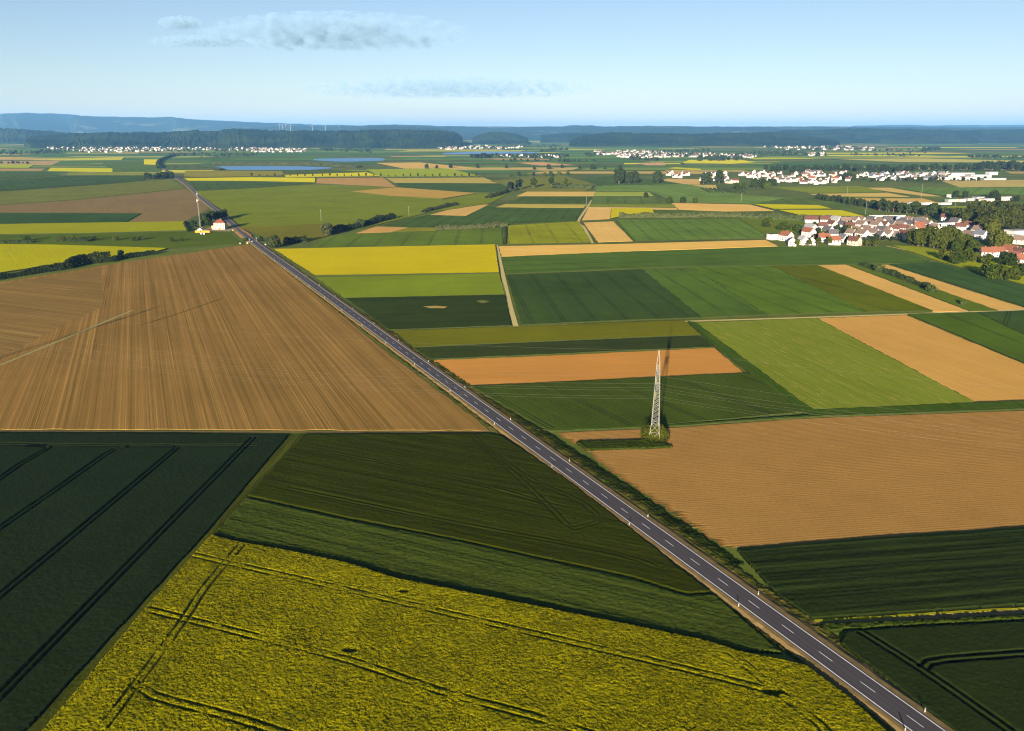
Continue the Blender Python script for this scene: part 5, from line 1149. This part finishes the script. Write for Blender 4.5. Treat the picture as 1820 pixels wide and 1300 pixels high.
# ------------------------------------------------------------------ pylon, wires
LD = Vector((0.963, -0.27, 0)).normalized(); AD = Vector((-LD.y, LD.x, 0))    # line direction, arm direction
PB = Vector((*G2(1163.5, 781), 0))
ARMS = ((21.5, 7.2), (27.0, 5.2))
HP_ = 36.5
def half(z): return 2.2 - (2.2 - 1.42) * z / 7.0 if z < 7 else 1.42 - (1.42 - 0.6) * (z - 7) / 24.0 if z < 31 else max(0.08, 0.6 * (HP_ - z) / 5.5)
def pylon(base, label, meshes=None):
    e = empty('power_pylon', base, math.atan2(LD.y, LD.x))
    if meshes is None:
        meshes = []
        cs = ((-1, -1), (1, -1), (1, 1), (-1, 1))
        for c in cs:
            m = MB(); zs = [-.5, 7, 31, HP_]
            for z0, z1 in zip(zs[:-1], zs[1:]): m.tube((c[0] * half(max(0, z0)), c[1] * half(max(0, z0)), z0), (c[0] * half(z1), c[1] * half(z1), z1), .115, .095, 4, False)
            meshes.append(('leg', m.mesh('leg', (M['steel'],))))
        m = MB(); zs = [0.2, 3.4, 7.0]; z = 7.0
        while z < 30.5: z += max(1.1, half(z) * 1.5); zs.append(z)
        for z0, z1 in zip(zs[:-1], zs[1:]):
            a, b = half(z0), half(min(z1, HP_ - 1)); r = .07 if z0 < 7 else .055
            for i in range(4):
                c, d = cs[i], cs[(i + 1) % 4]
                m.tube((c[0] * a, c[1] * a, z0), (d[0] * b, d[1] * b, z1), r, r, 4, False); m.tube((d[0] * a, d[1] * a, z0), (c[0] * b, c[1] * b, z1), r, r, 4, False)
                if z0 < 8 or abs(z0 - 21.5) < .6: m.tube((c[0] * a, c[1] * a, z0), (d[0] * a, d[1] * a, z0), r, r, 4, False)
        meshes.append(('bracing', m.mesh('bracing', (M['steel'],))))
        for za, la in ARMS:
            for s in (-1, 1):
                m = MB(); h0 = half(za)
                for q in (-1, 1):
                    m.tube((q * h0, s * h0, za), (0, s * la, za + .1), .14, .10, 4); m.tube((q * h0, s * h0, za + 1.5), (0, s * la, za + .15), .14, .10, 4)
                for k in range(1, 6):
                    t = k / 6; yy = s * (h0 + (la - h0) * t); ww = h0 * (1 - t); zz = za + 1.5 * (1 - t)
                    m.tube((-ww, yy, za), (ww, yy, za), .05, .05, 4); m.tube((-ww, yy, za), (-ww, yy, zz), .05, .05, 4); m.tube((ww, yy, za), (ww, yy, zz), .05, .05, 4)
                    t2 = (k - 1) / 6; y2 = s * (h0 + (la - h0) * t2); w2 = h0 * (1 - t2)
                    m.tube((-w2, y2, za), (ww, yy, za), .05, .05, 4); m.tube((w2, y2, za), (-ww, yy, za), .05, .05, 4)
                meshes.append(('cross_arm', m.mesh('cross_arm', (M['steel'],))))
        for za, la in ARMS:
            for s in (-1, 1):
                for f in ((1.0, .55) if la > 6 else (1.0,)):
                    m = MB()
                    m.tube((0, s * la * f, za), (0, s * la * f, za - 2.2), .05, .05, 6)
                    for k in range(7): m.tube((0, s * la * f, za - .5 - k * .24), (0, s * la * f, za - .58 - k * .24), .15, .15, 8)
                    meshes.append(('insulator', m.mesh('insulator', (M['concrete'],))))
    for n_, me in meshes: link(n_, me, e)
    tag(e, label, 'pylon', 'power pylons'); return meshes
pm = pylon(PB, 'tall pale lattice power pylon standing in the green bush')
PL = PB - LD * 352; PR = PB + LD * 330
pylon(PL, 'next power pylon of the line beyond the left edge', pm); pylon(PR, 'next power pylon of the line beyond the right edge', pm)
WIRES = [(s * la * f, za - 2.3) for za, la in ARMS for s in (-1, 1) for f in ((1.0, .55) if la > 6 else (1.0,))] + [(0, HP_)]
WN_ = ['lowest near outer', 'lowest near inner', 'lowest far outer', 'lowest far inner', 'upper near', 'upper far', 'topmost earth']
for (o_, z_), nm in zip(WIRES, WN_):
    m = MB()
    for A, B in ((PL, PB), (PB, PR)):
        a = A + AD * o_ + Vector((0, 0, z_)); b = B + AD * o_ + Vector((0, 0, z_)); n = 26
        sag = 7.5 if z_ < HP_ else 5.0
        m.path([a.lerp(b, i / n) - Vector((0, 0, 4 * sag * (i / n) * (1 - i / n))) for i in range(n + 1)], 0.0075, 4)
    tag(m.build('power_cable', M['wire']), '%s cable of the power line crossing the plain' % nm, 'cable', 'power line cables')
# the bush round the pylon's foot
def pylon_bush():
    c = crown_mesh('bush', 99, 6.8, 2.7, 2.0, 44, 7600, .30)
    for v in c.vertices:
        k = min(1.0, max(0.0, (v.co.y + 4.5) / 5.5)); v.co.z *= 0.30 + 0.70 * k * k * (3 - 2 * k)
    o = link('bush', c, None, None, (0.060, 0.068, 0.005, 1), (PB.x + .8, PB.y + 0.6, 0)); o.scale = (.92, .85, .95)
    tag(o, 'dense bright green bush round the foot of the pylon', 'bush')
pylon_bush()

# far poles and smaller pylons, wind turbines
def pole(px, py, h, label, arms=1):
    x, y = G2(px, py); e = empty('power_pole', (x, y, 0), .3); m = MB(); m.tube((0, 0, -.2), (0, 0, h), .24, .14, 6); m.build('pole', M['steel'], e)
    for k in range(arms):
        m = MB(); m.box(-1.3, 1.3, -.1, .1, h - 1.2 - k * 3, h - 1.0 - k * 3); m.build('cross_arm', M['steel'], e)
    tag(e, label, 'pole', 'far poles')
for px, py, h, l in ((571,394,16,'thin pole in the olive barley field'), (727,384,14,'thin pole near the slanting hedge'), (1505,350,20,'thin pole above the tree belt'), (1538,382,20,'pole left of the sports ground'), (1637,352,26,'white pole behind the tree belt'), (1696,381,20,'left thin pole on the bright meadow'), (1722,381,18,'right thin pole on the bright meadow'), (1317,360,16,'pole below the orchard rows'), (1042,366,14,'pole beside the farm lane'), (1550,322,22,'pole in front of the second village')):
    pole(px, py, h, l)
def turbine(px, ytop, d, label, rot):
    ax, sl_ = bearing(px, ytop); x = ax * d; zt = H + sl_ * d; e = empty('wind_turbine', (x, d, zt - 140)); m = MB(); m.tube((0, 0, 0), (0, 0, 140), 2.6, 1.6, 8); m.build('tower', M['white'], e)
    m = MB(); m.box(-2, 2, -6, 6, 139, 143); m.build('nacelle', M['white'], e)
    for k in range(3):
        a = rot + k * 2.094; m = MB(); m.tube((0, -8, 141), (math.sin(a) * 58, -8, 141 + math.cos(a) * 58), 1.3, .5, 5); m.build('blade', M['white'], e)
    m = MB(); m.tube((0, -7, 141), (0, -10, 141), 3, 1.5, 8); m.build('hub', M['white'], e)
    tag(e, label, 'wind turbine', 'far wind turbines')
for i, (px, yt) in enumerate(((497,222),(502,222.5),(508,222),(516,223.5),(555,223),(578,223.5))): turbine(px, yt, 15500, 'tiny white wind turbine on the left horizon, %s from the left' % ORD[i], .3 + i * .5)
# sports ground wall of the village
m = MB(); x0, y0 = G2(1545, 386); x1, y1 = G2(1600, 384); m.box(x0, x1, y0, y0 + .4, 0, 2.6); tag(m.build('boundary_wall', M['white']), 'long white boundary wall of the village sports ground', 'wall')

# ------------------------------------------------------------------ the air
t = NT('air'); v = t.n('VolumePrincipled', {'Color': (0.20, 0.51, 1.0, 1), 'Density': 3.0e-5, 'Anisotropy': 0.0}); t.t.links.new(v.outputs[0], t.out.inputs['Volume']); t.m.cycles.homogeneous_volume = True
m = MB(); m.box(-61000, 61000, -3500, 64500, -8, 780); hz = m.build('haze', t.m); tag(hz, 'thin blue haze over the whole plain', 'haze', kind='stuff')

# ------------------------------------------------------------------ clouds: real volumes far above the air box
def cloud(px, py, wpx, hpx, base, depth, dens, label, seed, thr=0.5):
    ax, sl_ = bearing(px, py); d = (base - H) / bearing(px, py + hpx / 2)[1]; k = d / F * 0.94
    t = NT('cloud'); tc = t.n('TexCoord').outputs['Object']; sp = t.n('SeparateXYZ', {0: tc})
    r2 = t.n('VectorMath', {0: tc}, operation='LENGTH').outputs['Value']
    zz = sp.outputs[2]
    wp = t.vec(t.math('MULTIPLY', sp.outputs[0], wpx / hpx * 0.55), t.math('MULTIPLY', sp.outputs[1], 2.0), t.math('MULTIPLY', zz, 1.1))
    off = t.n('VectorMath', {0: wp, 1: (seed * 3.7, seed * 1.3, seed)}, operation='ADD').outputs[0]
    n = t.noise(off, 2.1, 6, 0.56)
    f = t.math('SUBTRACT', 1.0, r2)
    f = t.math('ADD', t.math('MULTIPLY', f, 0.46), t.math('MULTIPLY', t.math('SUBTRACT', n, thr), 3.0))
    f = t.math('MULTIPLY', t.math('MINIMUM', t.math('MAXIMUM', f, 0.0), 0.30), dens)
    f = t.math('MULTIPLY', f, t.ramp(zz, -0.74, -0.56))
    v = t.n('VolumePrincipled', {'Color': (0.47, 0.73, 1.0, 1), 'Density': f, 'Anisotropy': 0.0}); t.t.links.new(v.outputs[0], t.out.inputs['Volume'])
    bm = bmesh.new(); bmesh.ops.create_icosphere(bm, subdivisions=4, radius=1.0); me = bpy.data.meshes.new('cloud'); bm.to_mesh(me); bm.free()
    zc = H + sl_ * d
    o = link('cloud', me, None, t.m); o.location = (ax * d, d, zc); o.scale = (wpx / 2 * k * 1.25, depth, hpx / 2 * k * 1.7)
    tag(o, label, 'cloud', kind='stuff')
cloud(592, 60, 390, 44, 1700, 700, 0.010, 'broad grey blue cumulus cloud high on the left', 1, 0.535)
cloud(322, 42, 66, 15, 1700, 250, 0.018, 'small cloud puff left of the broad cloud', 2, 0.5)
cloud(355, 74, 150, 14, 1700, 300, 0.014, 'thin flat cloud below the small puff', 3, 0.52)
cloud(800, 158, 420, 26, 1500, 900, 0.0034, 'pale wispy cloud low over the horizon', 4, 0.5)
